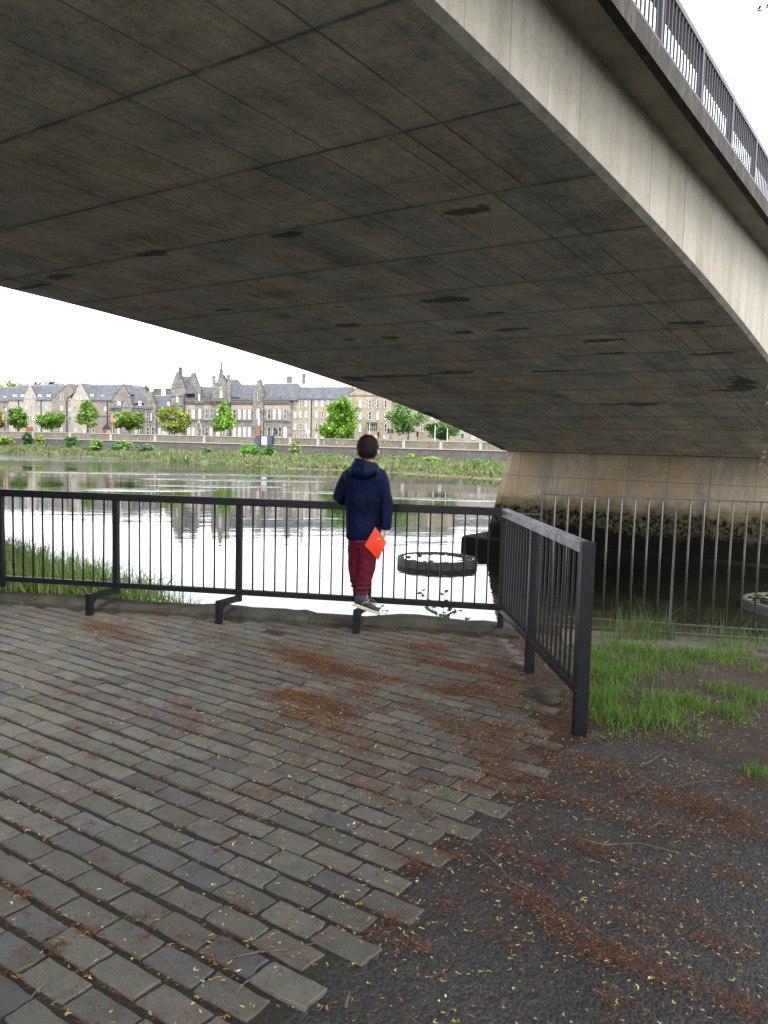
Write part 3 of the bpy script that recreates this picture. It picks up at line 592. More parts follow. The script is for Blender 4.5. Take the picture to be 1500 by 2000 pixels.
# ================================================================== NEAR VEGETATION AND LITTER
M_LEAF = leafmat('leaf_green', .35, .55); M_GRASS = leafmat('grass_green', .25, .55); M_LITTER = leafmat('litter_brown', .05, .85)
M_BARK = pm('bark', (.035, .028, .02), (.09, .075, .055), 7, .95, .8, .03, 30, stretch=(1, 1, .25))
def blades(points, hts, lean, width, cols, segs=3, bend=.45):
    """points (N,3); returns quads V,C"""
    N = len(points); a = RNG.uniform(0, 2*math.pi, N); la = RNG.uniform(0, 2*math.pi, N); ln = np.abs(RNG.normal(0, lean, N))
    side = np.stack([np.cos(a), np.sin(a), np.zeros(N)], 1); ld = np.stack([np.cos(la), np.sin(la), np.zeros(N)], 1)
    V = []; C = []
    def P(f):
        curve = ln*f+bend*ln*f*f*1.6
        z = hts*f*(1-.25*np.minimum(1, ln)*f)
        return points+ld*(curve*hts)[:, None]+np.stack([np.zeros(N), np.zeros(N), z], 1)
    for s in range(segs):
        f0, f1 = s/segs, (s+1)/segs; w0 = width*(1-f0**1.6)*.5; w1 = width*(1-f1**1.6)*.5+.0004
        p0, p1 = P(f0), P(f1)
        V.append(np.stack([p0-side*w0[:, None], p0+side*w0[:, None], p1+side*w1[:, None], p1-side*w1[:, None]], 1)); C.append(cols)
    return np.concatenate(V), np.concatenate(C)
def tint(base, n, sd=.18, yel=0.):
    base = np.array(base); k = np.exp(RNG.normal(0, sd, n))[:, None]; c = base*k
    if yel: m = RNG.random(n) < yel; c[m] = np.array((.16, .13, .05))*k[m]
    return np.clip(c, .003, .8)
def tuft_at(cx, cy, r, n, h, zf, base, yel=.1, lean=.35, w=.005):
    p = RNG.normal(0, r*.5, (n, 2))+np.array([cx, cy]); z = np.array([zf(x, y) for x, y in p]); fall = np.exp(-((p-np.array([cx, cy]))**2).sum(1)/(r*r)*.8)
    return blades(np.column_stack([p, z]), h*RNG.uniform(.45, 1.1, n)*(.45+.55*fall), lean, RNG.uniform(.6, 1.3, n)*w, tint(base, n, .22, yel))
# --- grass around the slim railing
VV = []; CC = []
GR = (.085, .185, .022)
s3 = 3.
for X, Y, r, n, h in [(520, 700, .17, 420, .20), (600, 640, .14, 260, .17), (560, 780, .12, 240, .16), (480, 640, .10, 160, .16), (830, 700, .16, 260, .17), (850, 800, .2, 420, .15), (960, 690, .15, 220, .14), (1060, 700, .17, 330, .15), (1400, 660, .17, 280, .15), (1280, 740, .15, 240, .14), (700, 800, .12, 140, .12), (1420, 1080, .1, 170, .12), (1470, 1100, .1, 120, .12), (560, 440, .24, 420, .16), (640, 360, .22, 330, .16), (760, 380, .22, 330, .16), (880, 430, .22, 330, .14), (1000, 390, .22, 300, .13), (1100, 410, .2, 280, .13), (1200, 420, .2, 260, .12), (700, 490, .22, 420, .15), (580, 540, .2, 380, .17), (1250, 350, .18, 240, .13), (1350, 400, .18, 200, .12), (470, 520, .15, 220, .18), (1440, 340, .2, 160, .12), (1180, 600, .15, 110, .1), (1250, 600, .15, 120, .1), (480, 400, .12, 150, .14), (1450, 480, .2, 130, .1), (1000, 480, .2, 180, .1), (1340, 800, .1, 80, .1), (640, 860, .1, 60, .08), (1100, 880, .12, 40, .08)]:
    p = gnd(1000+X/s3, 1150+Y/s3); a = tuft_at(p[0], p[1], r, int(n*.8), h*.68, earth_z, GR, .09); VV.append(a[0]); CC.append(a[1])
for px, h, n, r in [(1205, .42, 150, .14), (1235, .5, 150, .14), (1262, .55, 110, .12), (1290, .5, 130, .12), (1300, .4, 90, .1), (1400, .42, 70, .2), (1425, .36, 80, .15), (1490, .3, 80, .2), (1165, .2, 60, .12), (1340, .2, 90, .2), (1370, .22, 90, .2), (1455, .2, 90, .25)]:
    p = gnd(px, 1252); a = tuft_at(p[0], p[1]+.02, r, int(n*.4), h*.85, lambda x, y: -.03, (.06, .125, .025), .18, .3, .0055); VV.append(a[0]); CC.append(a[1])
n = 2600; p = np.column_stack([RNG.uniform(1.2, 5, n), RNG.uniform(4.4, 6.7, n)]); k = np.array([fbm(x, y, 1.5, 2)+.25*(y-5.3) > .05 for x, y in p]); p = p[k]
a = blades(np.column_stack([p, [earth_z(x, y) for x, y in p]]), RNG.uniform(.03, .11, len(p)), .6, RNG.uniform(.003, .005, len(p)), tint(GR, len(p), .25, .15)); VV.append(a[0]); CC.append(a[1])
tag(quads_obj('grass', np.concatenate(VV), np.concatenate(CC), M_GRASS), kind='stuff')
# --- grassy bank outside the front railing on the left
bl = [np.array(fence_pt(-2.05, .3)[:2]), np.array((-2.75, 8.3)), np.array((-3.7, 9.6)), np.array((-6.1, 12.6)), np.array((-12, 19.)), np.array((-30, 40.))]
def bank_d(x, y):
    best = 1e9; sgn = 1
    for a, b in zip(bl[:-1], bl[1:]):
        ab = b-a; f = max(0, min(1, ((x-a[0])*ab[0]+(y-a[1])*ab[1])/(ab @ ab))); q_ = a+ab*f; d = math.hypot(x-q_[0], y-q_[1])
        if d < best: best = d; sgn = 1 if ab[0]*(y-a[1])-ab[1]*(x-a[0]) < 0 else -1
    return -sgn*best            # >0 inside (towards the left), <0 over the water
def bank_z(x, y):
    d = -bank_d(x, y); return (.0 if d < 0 else -.95*d)+.06*fbm(x, y, .8, 4)-.045*max(0, min(y, 14)-7.4)
sgn = 1
if bank_d(-9, 11) < 0:
    _bd = bank_d
    def bank_d(x, y): return -_bd(x, y)
N = 70; mb = MB(); gx = np.linspace(-34, 1.2, N*2); gy = np.linspace(0, 1, N)
vs = []
for f in gy:
    for x in gx:
        y0 = FY0+math.tan(FAZ)*x+.2; y = y0+f*f*34; vs.append((x, y, bank_z(x, y)))
w = len(gx); mb.add(vs, [(j*w+i, j*w+i+1, (j+1)*w+i+1, (j+1)*w+i) for j in range(N-1) for i in range(w-1)], None, True)
tag(mb.build('river_bank', M_SOIL), kind='structure')
pts = []
while len(pts) < 19000:
    x = -.9-12*RNG.uniform(0, 1)**1.25; y = FY0+math.tan(FAZ)*x+.25+RNG.uniform(0, 1)**1.3*9; d = bank_d(x, y)
    if d > -1.1 and RNG.random() < (1 if d > -.3 else .5): pts.append((x, y, bank_z(x, y)-.03))
pts = np.array(pts); hh = RNG.uniform(.22, .52, len(pts)); hh[RNG.random(len(pts)) < .06] *= 1.25
hh *= np.clip(.6+.3*(-pts[:, 0]-1.2), .5, 1)
cols = tint((.125, .205, .045), len(pts), .3, .16); a = blades(pts, hh, .35, RNG.uniform(.008, .015, len(pts)), cols, 3)
tag(quads_obj('bank_grass', a[0], a[1], M_GRASS), kind='stuff')
# --- leafy sprigs and small weeds
def leaf_poly(c, d, up, l, w):
    d = Vector(d).normalized(); s = d.cross(Vector(up)).normalized(); c = Vector(c); up = s.cross(d)
    return [c, c+d*l*.35+s*w*.5+up*.002, c+d*l*.7+s*w*.42, c+d*l, c+d*l*.7-s*w*.42, c+d*l*.35-s*w*.5+up*.002]
def sprig(name, base, tips, nl, l, w, col, label, cat, stemr=.0022, group=None):
    e = empty(name, tuple(base)); tag(e, label, cat, group); sm = MB(); lf = MB(); b = Vector(base)
    for tip in tips:
        tip = Vector(tip)-b; midp = tip*.5+Vector((random.uniform(-.02, .02), random.uniform(-.02, .02), .03)); pl = [Vector((0, 0, -.02)), midp*.6, midp, tip*.8+midp*.1, tip]
        sm.tube(pl, [stemr, stemr, stemr*.8, stemr*.6, stemr*.4], 5)
        for k in range(nl):
            f = .3+.7*(k+.5)/nl; i = min(3, int(f*4)); p = pl[i].lerp(pl[i+1], f*4-i); a = random.uniform(0, 6.3)
            d = Vector((math.cos(a), math.sin(a)*.6, random.uniform(-.2, .6))); u = Vector((random.uniform(-.4, .4), random.uniform(-1, -.2), random.uniform(.2, 1)))
            kk = random.uniform(.7, 1.35); lf.add(leaf_poly(p, d, u, l*random.uniform(.6, 1.15), w*random.uniform(.7, 1.1)), [(0, 1, 2, 3, 4, 5)], (col[0]*kk, col[1]*kk, col[2]*kk))
    sm.build('stem', pm('stem_'+name+str(len(bpy.data.objects)), (.05, .07, .03), (.09, .10, .05), 8), e); lf.build('leaves', M_LEAF, e); return e
def fpix(px, py, off=.25):
    return tuple(hit(px, py, FP0+FN*off, FN))
sprig('leafy_weed', fpix(862, 1218), [fpix(822, 1152), fpix(868, 1150), fpix(838, 1186), fpix(896, 1192), fpix(880, 1178), fpix(850, 1196), fpix(873, 1205)], 6, .052, .034, (.05, .10, .03), 'leafy weed growing over the kerb under the front railing before the ring', 'weed')
sprig('leafy_weed', fpix(752, 1212), [fpix(742, 1182), fpix(760, 1192), fpix(733, 1198), fpix(776, 1204)], 4, .045, .022, (.05, .08, .04), 'thin sprig sticking out of the kerb just right of the boy\'s shoes', 'weed')
sprig('leafy_weed', fpix(918, 1226), [fpix(917, 1208)], 2, .05, .045, (.05, .085, .04), 'single round leaf on a stalk at the kerb near the corner post', 'weed')
sprig('leafy_weed', fpix(170, 1146, .5), [fpix(178, 1120, .5), fpix(165, 1122, .5)], 5, .13, .045, (.09, .17, .03), 'broad leaved dock plant on the bank grass behind the front railing', 'weed')
for (px, py), lb, s in (((1030, 1393), 'green seedling among the litter beside the flat grey stone', 1), ((1172, 1450), 'small green seedling in the litter at the foot of the end railing post', .8), ((1025, 1556), 'tiny seedling on the border between brick and asphalt below the railing', .5), ((873, 1565), 'tuft of green shoots between the bricks at the asphalt border', .7), ((1360, 1453), 'flat green seedling on the bare earth right of the end post', .7), ((258, 1806), 'tiny clover seedling in a brick joint at the lower left', .45), ((865, 1287), 'seedling in a brick joint in front of the corner post', .6)):
    p = gnd(px, py); tips = [(p[0]+random.uniform(-.06, .06)*s, p[1]+random.uniform(-.06, .06)*s, random.uniform(.03, .07)*s) for _ in range(5)]
    sprig('seedling', (p[0], p[1], .0), tips, 3,   .028*s, .016*s, (.045, .11, .025), lb, 'seedling', .0014*s, 'seedlings on the ground')
# --- fallen litter
def strips(P, ang, ln, wd, curl, col, lift=.004, segs=2, tilt=.25):
    N = len(P); V = []; C = []; tl = RNG.normal(0, tilt, N); z0 = RNG.uniform(.001, 1, N)*lift
    def pt(f):
        th = ang+curl*(f-.5); r = ln*(f-.5)
        return np.stack([P[:, 0]+np.cos(ang)*r-np.sin(ang)*curl*ln*(f-.5)**2*1.3, P[:, 1]+np.sin(ang)*r+np.cos(ang)*curl*ln*(f-.5)**2*1.3, P[:, 2]+z0+np.abs(tl)*ln*.4+tl*r*.8], 1), np.stack([-np.sin(th), np.cos(th), RNG.normal(0, .25, N)], 1)
    for s in range(segs):
        f0, f1 = s/segs, (s+1)/segs; p0, n0 = pt(f0); p1, n1 = pt(f1)
        w0 = wd*(.35+.65*math.sin(math.pi*min(.98, f0+.02))); w1 = wd*(.35+.65*math.sin(math.pi*min(.98, f1+.02)))
        V.append(np.stack([p0-n0*w0[:, None]/2, p0+n0*w0[:, None]/2, p1+n1*w1[:, None]/2, p1-n1*w1[:, None]/2], 1)); C.append(col)
    return np.concatenate(V), np.concatenate(C)
CL = []
z = lambda X, Y, s, ox, oy: gnd(ox+X/s, oy+Y/s)
for X, Y, n, r in [(20, 230, 1.2, .2), (130, 290, 2, .25), (230, 330, 2, .25), (350, 370, 2.4, .27), (480, 390, 2, .22), (180, 270, 1.5, .2), (480, 520, 1.3, .16), (550, 490, 1, .13), (60, 540, 1.6, .2), (200, 560, 2.4, .22), (280, 590, 1.4, .16), (330, 660, 1.4, .18), (400, 650, 1, .14), (320, 740, 1.2, .16), (860, 220, 2, .2), (990, 215, 1.6, .2), (930, 310, 1.6, .18), (1060, 330, 1.4, .18), (1180, 350, 1.3, .18), (1300, 370, 1.5, .18), (1400, 310, 1.4, .16), (1420, 410, 1.8, .2), (1450, 450, 1.2, .16), (1100, 500, 2.2, .18), (1280, 490, 2, .2), (1330, 530, 1.2, .15), (720, 430, 1.3, .15), (650, 620, .8, .08), (880, 610, 1, .12), (1050, 690, 1, .15), (1150, 760, .8, .12), (1420, 750, 1.8, .2), (1300, 800, 1.6, .2), (60, 640, 1.2, .15), (110, 690, .9, .12), (520, 880, .9, .12), (780, 590, .6, .08), (1250, 210, 1, .2), (650, 240, .9, .15), (300, 230, 1, .15), (1470, 600, 1, .15), (1340, 920, 1.2, .18)]:
    CL.append((*z(X, Y, 3.333, 550, 1200)[:2], n*1.5, r*1.05))
for X, Y, n, r in [(690, 150, 2, .3), (760, 190, 1.6, .3), (860, 250, .8, .15), (640, 130, 1.2, .2), (740, 810, .9, .08), (610, 1010, .5, .05), (210, 1045, .6, .07), (1300, 770, 1.3, .14), (1240, 840, 1, .12), (1350, 235, .7, .1), (1060, 80, .6, .12), (1480, 220, 1.2, .2), (1250, 380, .9, .12), (930, 670, .8, .1), (460, 590, .8, .1), (1190, 680, 1, .12), (1000, 750, .8, .1)]:
    CL.append((*z(X, Y, 3.409, 0, 1180)[:2], n, r))
for X, Y, n, r in [(560, 520, 1.2, .15), (600, 620, 1.6, .2), (520, 580, 1.2, .16), (800, 580, 1.3, .16), (660, 650, 1.8, .18), (480, 640, 1.4, .15), (720, 540, 1, .15), (900, 570, 1.2, .15), (1150, 660, 1.6, .2), (1250, 720, 2.2, .22), (1350, 720, 1.6, .2), (850, 700, 1.6, .15), (800, 840, 1.6, .14), (550, 870, 1.6, .14), (350, 890, 1.3, .12), (200, 920, 1.2, .1), (650, 1050, 2, .12), (750, 1130, 1.8, .12), (850, 1230, 2, .12), (950, 1250, 1.6, .12), (330, 1070, 1.3, .07), (210, 1220, 1.3, .06), (1130, 1330, 1.6, .1), (1350, 950, 1.2, .12), (1300, 1200, 1.4, .12), (1400, 1440, 1.8, .1), (1000, 1030, 1.2, .12), (900, 870, 1.2, .14), (1050, 790, 1.6, .15), (1200, 800, 1.4, .16), (700, 940, 1.2, .12), (480, 1000, .9, .08), (540, 1190, 1, .08), (60, 1180, .9, .06), (120, 1130, .9, .06), (700, 370, 1.6, .2), (760, 440, 1.6, .2), (640, 330, 1.4, .2), (820, 520, 1.6, .2), (740, 300, 1.4, .2), (1420, 620, 1.4, .2), (1000, 660, 1.3, .16), (960, 1430, 1.1, .08), (1220, 1100, 1, .1), (160, 700, 1, .1), (60, 640, .8, .1), (240, 740, 1, .1), (1400, 800, 1.4, .16), (620, 760, 1.2, .12), (1120, 960, 1, .12), (1010, 1130, 1, .1)]:
    CL.append((*z(X, Y, 1.875, 700, 1200)[:2], n*.8, r*1.1))
P = []
for _ in range(170):
    q_ = gnd(random.gauss(760, 210), random.uniform(1240, 1560)); CL.append((q_[0], q_[1], random.uniform(.15, .55), random.uniform(.03, .10)))
for _ in range(60):
    q_ = gnd(random.uniform(0, 500), random.uniform(1230, 1900)); CL.append((q_[0], q_[1], random.uniform(.1, .3), random.uniform(.02, .06)))
for cx, cy, n, r in CL:
    cnt = int(240*n*max(.5, min(2, r/.15))**1.2); q_ = RNG.normal(0, 1, (cnt, 2)); q_ = np.sign(q_)*np.abs(q_)**1.15*r*.42
    ca, sa = math.cos(RA), math.sin(RA); P.append(np.column_stack([cx+q_[:, 0]*1.35*ca-q_[:, 1]*.75*sa, cy+q_[:, 0]*1.35*sa+q_[:, 1]*.75*ca]))
P.append(np.column_stack([RNG.uniform(-1.2, 3.2, 9000), RNG.uniform(1.7, 6.6, 9000)])); P.append(np.column_stack([RNG.uniform(1.0, 4.2, 16000), RNG.uniform(3.4, 6.7, 16000)]))          # thin even scatter
u_ = RNG.uniform(-6, 1, 5200); P.append(np.column_stack([u_, RNG.uniform(1.6, 7.6, 5200)]))
# litter caught in the wide joints
J = np.array(JOINTS); J = J[(J[:, 1] < 6.8) & (J[:, 1] > 1.5)]; k = RNG.integers(0, len(J), 42000); a_ = RNG.uniform(-.11, .11, 42000); s_ = np.where(RNG.random(42000) < .5, 1, -1)*PB/2+RNG.normal(0, .005, 42000)
Jp = np.column_stack([J[k, 0]+E1[0]*a_+E2[0]*s_, J[k, 1]+E1[1]*a_+E2[1]*s_]); keep = np.array([fbm(x, y, 1.1, 9.)+.35*fbm(x, y, 6, 2)-.05*(x < -1.6)+.03*x > .0 for x, y in Jp]); P.append(Jp[keep])
# drift against the end panel and the kerb
q_ = RNG.uniform(0, 1, 2600); P.append(np.column_stack([1.0+.12*q_+RNG.normal(0, .16, 2600), 4.3+2.4*q_])); q_ = RNG.uniform(-2.6, 1.0, 1600); kb = np.array([fence_pt(x, -.15)[:2] for x in q_]); P.append(kb+RNG.normal(0, .04, (1600, 2)))
P = np.concatenate(P)
def over_soil(x, y): return x > 1.02 and y > 4.1-.25*(x-1)
zl = np.array([earth_z(x, y)+.004 if over_soil(x, y) else .004 for x, y in P]); P3 = np.column_stack([P, zl]); N = len(P3)
pal = .92*np.array([(.15, .056, .027), (.11, .043, .023), (.20, .080, .034), (.08, .035, .02), (.25, .11, .04), (.05, .028, .018)])
col = pal[RNG.choice(6, N, p=[.28, .24, .16, .16, .06, .10])]*np.exp(RNG.normal(0, .2, N))[:, None]
a = strips(P3, RNG.uniform(0, 6.3, N), RNG.uniform(.009, .026, N), RNG.uniform(.0018, .0042, N), RNG.normal(0, 1.2, N), col, .012)
tag(quads_obj('leaf_litter', a[0], a[1], M_LITTER), kind='stuff')
# yellow pods and bud scales
w_ = np.array([n*max(.06, r) for _, _, n, r in CL]); w_ /= w_.sum(); k = RNG.choice(len(CL), 3000, p=w_); cl = np.array([(c[0], c[1], c[3]) for c in CL])
Y1 = cl[k, :2]+RNG.normal(0, 1, (3000, 2))*cl[k, 2:3]*.75; Y2 = np.column_stack([RNG.uniform(-.6, 3., 3400), RNG.uniform(1.7, 5.2, 3400)]); Y5 = np.column_stack([RNG.uniform(1.1, 3.8, 900), RNG.uniform(4.2, 6.5, 900)]); Y3 = np.column_stack([RNG.uniform(-3.2, 1, 900), RNG.uniform(1.9, 6.6, 900)]); Y4 = Jp[keep][RNG.integers(0, keep.sum(), 2600)]
P = np.concatenate([Y1, Y2, Y3, Y4, Y5]); zl = np.array([earth_z(x, y)+.008 if over_soil(x, y) else .008 for x, y in P]); N = len(P)
pal = np.array([(.42, .28, .045), (.50, .36, .07), (.36, .19, .04), (.40, .38, .09), (.55, .48, .28), (.30, .12, .035)])
col = pal[RNG.choice(6, N, p=[.28, .18, .2, .13, .06, .15])]*np.exp(RNG.normal(.0, .22, N))[:, None]
a = strips(np.column_stack([P, zl]), RNG.uniform(0, 6.3, N), RNG.uniform(.004, .021, N), RNG.uniform(.0025, .0065, N), RNG.normal(0, 1.3, N), col, .006, 3, .2)
tag(quads_obj('yellow_litter', a[0], a[1], M_LITTER), kind='stuff')
# twigs
M_TWIG = pm('twig_bark', (.055, .04, .028), (.15, .12, .085), 20, .9, .5, .002)
for pts, r, lb in [([(440, 1880), (500, 1870), (560, 1858), (615, 1848)], .003, 'long pale twig lying across the bricks at the lower centre'), ([(1266, 1624), (1285, 1616), (1315, 1615)], .004, 'bent grey twig lying on the asphalt in the middle right'), ([(930, 1655), (965, 1690), (1000, 1725), (1035, 1745)], .003, 'dark twig lying along the brick and asphalt border'), ([(1120, 1640), (1180, 1658), (1250, 1650), (1330, 1672)], .0035, 'long dark twig on the asphalt under the litter mats'), ([(1010, 1340), (1008, 1355), (1005, 1366)], .006, 'short stick beside the flat stone near the end railing'), ([(1000, 1285), (1030, 1277)], .004, 'thin stick on the bricks near the corner post'), ([(1255, 1500), (1275, 1490), (1300, 1470)], .003, 'thin twig on the bare earth right of the end post'), ([(675, 1975), (683, 1945)], .004, 'short pale twig on the asphalt at the bottom edge'), ([(460, 1950), (478, 1930), (500, 1915)], .002, 'thin curved twig on the bricks near the bottom edge'), ([(1300, 1545), (1380, 1530), (1450, 1532)], .003, 'straight twig on the dark earth at the right edge'), ([(780, 1300), (790, 1312), (795, 1318)], .004, 'curved twig on the bricks in front of the railing'), ([(62, 1953), (100, 1918)], .0025, 'pale stalk lying across a brick in the lower left corner')]:
    ps = [gnd(*p) for p in pts]; c0 = ps[0]; mb = MB(); pl = [(p[0]-c0[0], p[1]-c0[1], .012+.006*math.sin(i*2)) for i, p in enumerate(ps)]
    mb.tube(pl, [r*1.1]+[r*.9]*(len(pl)-2)+[r*.45], 6)
    if len(pl) > 2: m_ = Vector(pl[1]); mb.tube([m_, m_+Vector((.035, .03, .012))], [r*.6, r*.3], 5)
    o = mb.build('twig', M_TWIG); o.location = (c0[0], c0[1], 0); tag(o, lb, 'twig')
p = gnd(386, 1398); mb = MB()
mb.add([(x*.045, y*.014, .012+.006*math.sin(7*x+3*y)) for x, y in ((-1, -.4), (-.3, -1), (.5, -.8), (1, .1), (.4, .9), (-.5, .8), (0, .1))], [(0, 1, 6), (1, 2, 6), (2, 3, 6), (3, 4, 6), (4, 5, 6), (5, 0, 6)])
o = mb.build('foil_scrap', pm('crumpled_foil', (.45, .47, .5), (.7, .72, .75), 40, .35, .4, .002, metal=.4)); o.location = tuple(p); o.rotation_euler = (0, 0, .3); tag(o, 'small crumpled scrap of silvery foil on the bricks', 'litter scrap')
# ================================================================== TREES
def in_frame(P, m=0.):
    d = P-O_CAM; zc = d @ _fw; x = (d @ _rt)/np.maximum(zc, 1e-3)*F_PX+750; y = 1000-(d @ _up)/np.maximum(zc, 1e-3)*F_PX
    return (zc > 0.1) & (x > -m) & (x < 1500+m) & (y > -m) & (y < 2000+m)
def leaf_quads(P, size, base, sd=.2, flat=.5, aspect=.6):
    N = len(P); n_ = RNG.normal(0, 1, (N, 3)); n_[:, 2] = np.abs(n_[:, 2])+flat; n_ /= np.linalg.norm(n_, axis=1)[:, None]
    a = np.cross(n_, RNG.normal(0, 1, (N, 3))); a /= np.linalg.norm(a, axis=1)[:, None]; b = np.cross(n_, a)
    s = (size*RNG.uniform(.6, 1.3, N))[:, None]; V = np.stack([P-a*s*.5, P+b*s*aspect*.5, P+a*s*.5, P-b*s*aspect*.5], 1)
    return V
def limb(mb, a, b, r0, r1, wob=.12, n=5):
    a = Vector(a); b = Vector(b); L_ = (b-a).length
    pts = [a.lerp(b, i/n)+(Vector((random.gauss(0, 1), random.gauss(0, 1), random.gauss(0, .4)))*wob*L_*.25 if 0 < i < n else Vector()) for i in range(n+1)]
    mb.tube(pts, [r0+(r1-r0)*i/n for i in range(n+1)], 8); return pts
ov = empty('overhanging_tree', (7.2, 1.4, -.05)); tag(ov, 'large tree just outside the right edge with leaf tips hanging in', 'tree')
mb = MB(); base = Vector((7.2, 1.4, -.05)); limb(mb, (0, 0, 0), (-.2, -.3, 3.4), .34, .24, .05)
cent = []  # unseen crown spread wide over and behind the camera to shade the ground
for tx, ty, tz in [(-3.5, -1.5, 6.2), (-6.5, -4.5, 7.5), (-2, -6, 7), (2.5, 2, 8), (1.5, 5.2, 7), (-1, 1, 9), (4.5, -2.5, 7.5), (-5, -1, 5.2), (-7.8, -2.3, 6.6), (-9.5, -5, 7), (-1.5, 3.2, 5), (.8, 3.8, 4.2), (0, 0, 6.5), (-3, -3.6, 8.6), (3.6, 6.5, 6), (-6, 1.2, 7), (-5.5, -7.5, 6.5), (-1.5, -9, 6), (4, 9.5, 7), (-9, -8.5, 6.5)]:
    pl = limb(mb, (-.2, -.3, 3.3), (tx, ty, tz), .14, .03, .3, 6); cent += [(Vector(pl[-1]), 1.9), (Vector(pl[-3]), 1.3)]
pts = []
for c_, r in cent:
    m = int(420*r*r); q_ = RNG.normal(0, 1, (m, 3)); q_ /= np.linalg.norm(q_, axis=1)[:, None]; q_ *= (RNG.random(m)**.45*r)[:, None]; q_[:, 2] *= .62; pts.append(q_+np.array(c_))
pts = np.concatenate(pts); wp = pts+np.array(base); keep = ~in_frame(wp, 60); pts = pts[keep]
V = leaf_quads(pts, .24, None, .2, .7, .5); bad = in_frame(V.reshape(-1, 3)+np.array(base), 5).reshape(-1, 4).any(1); V = V[~bad]; col = tint((.065, .12, .025), len(V), .25)
mbm = mb; 
# trailing twigs whose tips reach the picture edge
tw = [((1478, 22), 3.6, 1), ((1495, 16), 3.6, 1), ((1492, 905), 4.6, 5), ((1498, 930), 4.6, 4), ((1499, 790), 4.8, 3), ((1500, 760), 4.8, 3), ((1502, 990), 4.6, 3)]
LV = []; LC = []
for (px, py), Yd, nl in tw:
    p = atY(px, py, Yd)-np.array(base)
    if nl == 1:
        for dx, dz in ((.03, .004), (.022, .03)):
            P1 = np.array([p+np.array((dx, 0, dz))]); s_ = np.array((.016, 0, -.016)); LV.append(np.array([[p, p*.5+P1[0]*.5+s_*.25, P1[0], p*.5+P1[0]*.5-s_*.25]])); LC.append(np.array([(.03, .05, .02)]))
    for k in range(nl if nl > 1 else 0):
        q0 = p+np.array((.004*k, .02*random.uniform(-1, 1), .022*k)); d = np.array((random.uniform(-.03, .01), random.uniform(-.02, .02), random.uniform(-.028, .012))); s_ = np.array((d[2], 0, -d[0]))*.3+np.array((0, .004, 0)); LV.append(np.array([[q0, q0+d*.5+s_, q0+d, q0+d*.5-s_]])); LC.append(np.array([(.11, .17, .05)]))
    mbm.tube([tuple(p+np.array((.0, 0, .0))), tuple(p+np.array((.06, .03, .12))), tuple(p+np.array((.25, .1, .5))), tuple(p+np.array((.9, .1, 1.4)))], [.0012, .002, .004, .008], 5)
mb.build('trunk', M_BARK, ov)
V = np.concatenate([V]+LV); col = np.concatenate([col]+LC); quads_obj('crown', V, col, M_LEAF, ov)
# ================================================================== FAR BANK
WL = np.array([-132.9, 275., 0]); WRt = np.array([31.1, 211., 0]); WD = (WRt-WL)/np.linalg.norm(WRt-WL); WN = np.array([-WD[1], WD[0], 0]); WA = math.atan2(WD[1], WD[0]); STREET = 1.4
def far(px, py, o=0.):
    P = hit(px, py, WL+WN*o, WN); q_ = P-WL; return float(q_ @ WD), float(P[2])
def farw(t_, o, z): p = WL+WD*t_+WN*o; return (p[0], p[1], z)
def far_empty(name, t_, o, z=STREET): e = empty(name, farw(t_, o, z), WA); return e
# --- materials
def stonemat(name, c1, c2, c3, sc_, block=(1.1, .38), var=.35):
    t = NT(name); v = t.coord(); xyz = t.node('ShaderNodeSeparateXYZ'); t.lk(v, xyz.inputs[0]); cb = t.node('ShaderNodeCombineXYZ'); t.lk(t.math('ADD', xyz.outputs[0], xyz.outputs[1]), cb.inputs[0]); t.lk(xyz.outputs[2], cb.inputs[1])
    br_ = t.node('ShaderNodeTexBrick'); br_.inputs['Scale'].default_value = 1; br_.inputs['Brick Width'].default_value = block[0]; br_.inputs['Row Height'].default_value = block[1]; br_.inputs['Mortar Size'].default_value = .02; t.lk(cb.outputs[0], br_.inputs['Vector'])
    br_.inputs['Color1'].default_value = (1-var, 1-var, 1-var, 1); br_.inputs['Color2'].default_value = (1+var*.6, 1+var*.6, 1+var*.6, 1); br_.inputs['Mortar'].default_value = (.7, .7, .7, 1)
    n = t.noise(v, sc_, 5, .65); c = t.ramp(n, [(.3, c1), (.5, c2), (.72, c3)]); c = t.mix(1., c, br_.outputs[0], 'MULTIPLY'); t.color(c); t.set(Roughness=.9); t.p.inputs['Specular IOR Level'].default_value = .15; return t.m
M_GREYST = stonemat('grey_sandstone', (0.107, 0.100, 0.090), (0.164, 0.155, 0.137), (0.238, 0.221, 0.195), .35)
M_GREYDK = stonemat('dark_sandstone', (0.072, 0.069, 0.061), (0.115, 0.109, 0.098), (0.166, 0.157, 0.140), .5)
M_PEACH = stonemat('peach_sandstone', (0.206, 0.165, 0.126), (0.288, 0.230, 0.178), (0.315, 0.259, 0.204), .5, (1, .4), .15)
M_TAN = stonemat('tan_sandstone', (0.213, 0.175, 0.127), (0.278, 0.230, 0.169), (0.330, 0.282, 0.216), .4, (.9, .35), .2)
M_CREAM = stonemat('cream_block', (0.241, 0.214, 0.184), (0.294, 0.263, 0.227), (0.331, 0.301, 0.265), .3, (.8, .3), .12)
M_BROWN = stonemat('brown_block', (0.151, 0.128, 0.104), (0.199, 0.169, 0.143), (0.240, 0.207, 0.176), .3, (.8, .3), .15)
M_TRIM = pm('pale_dressed_stone', (.25, .23, .195), (.33, .31, .265), 2, .85, .2, .01)
M_DARKTRIM = pm('sooty_stone', (.075, .07, .06), (.14, .13, .115), 2, .9, .2, .01)
M_SLATE = stonemat('blue_grey_slate', (0.064, 0.066, 0.075), (0.086, 0.090, 0.103), (0.112, 0.116, 0.131), .6, (.5, .28), .25)
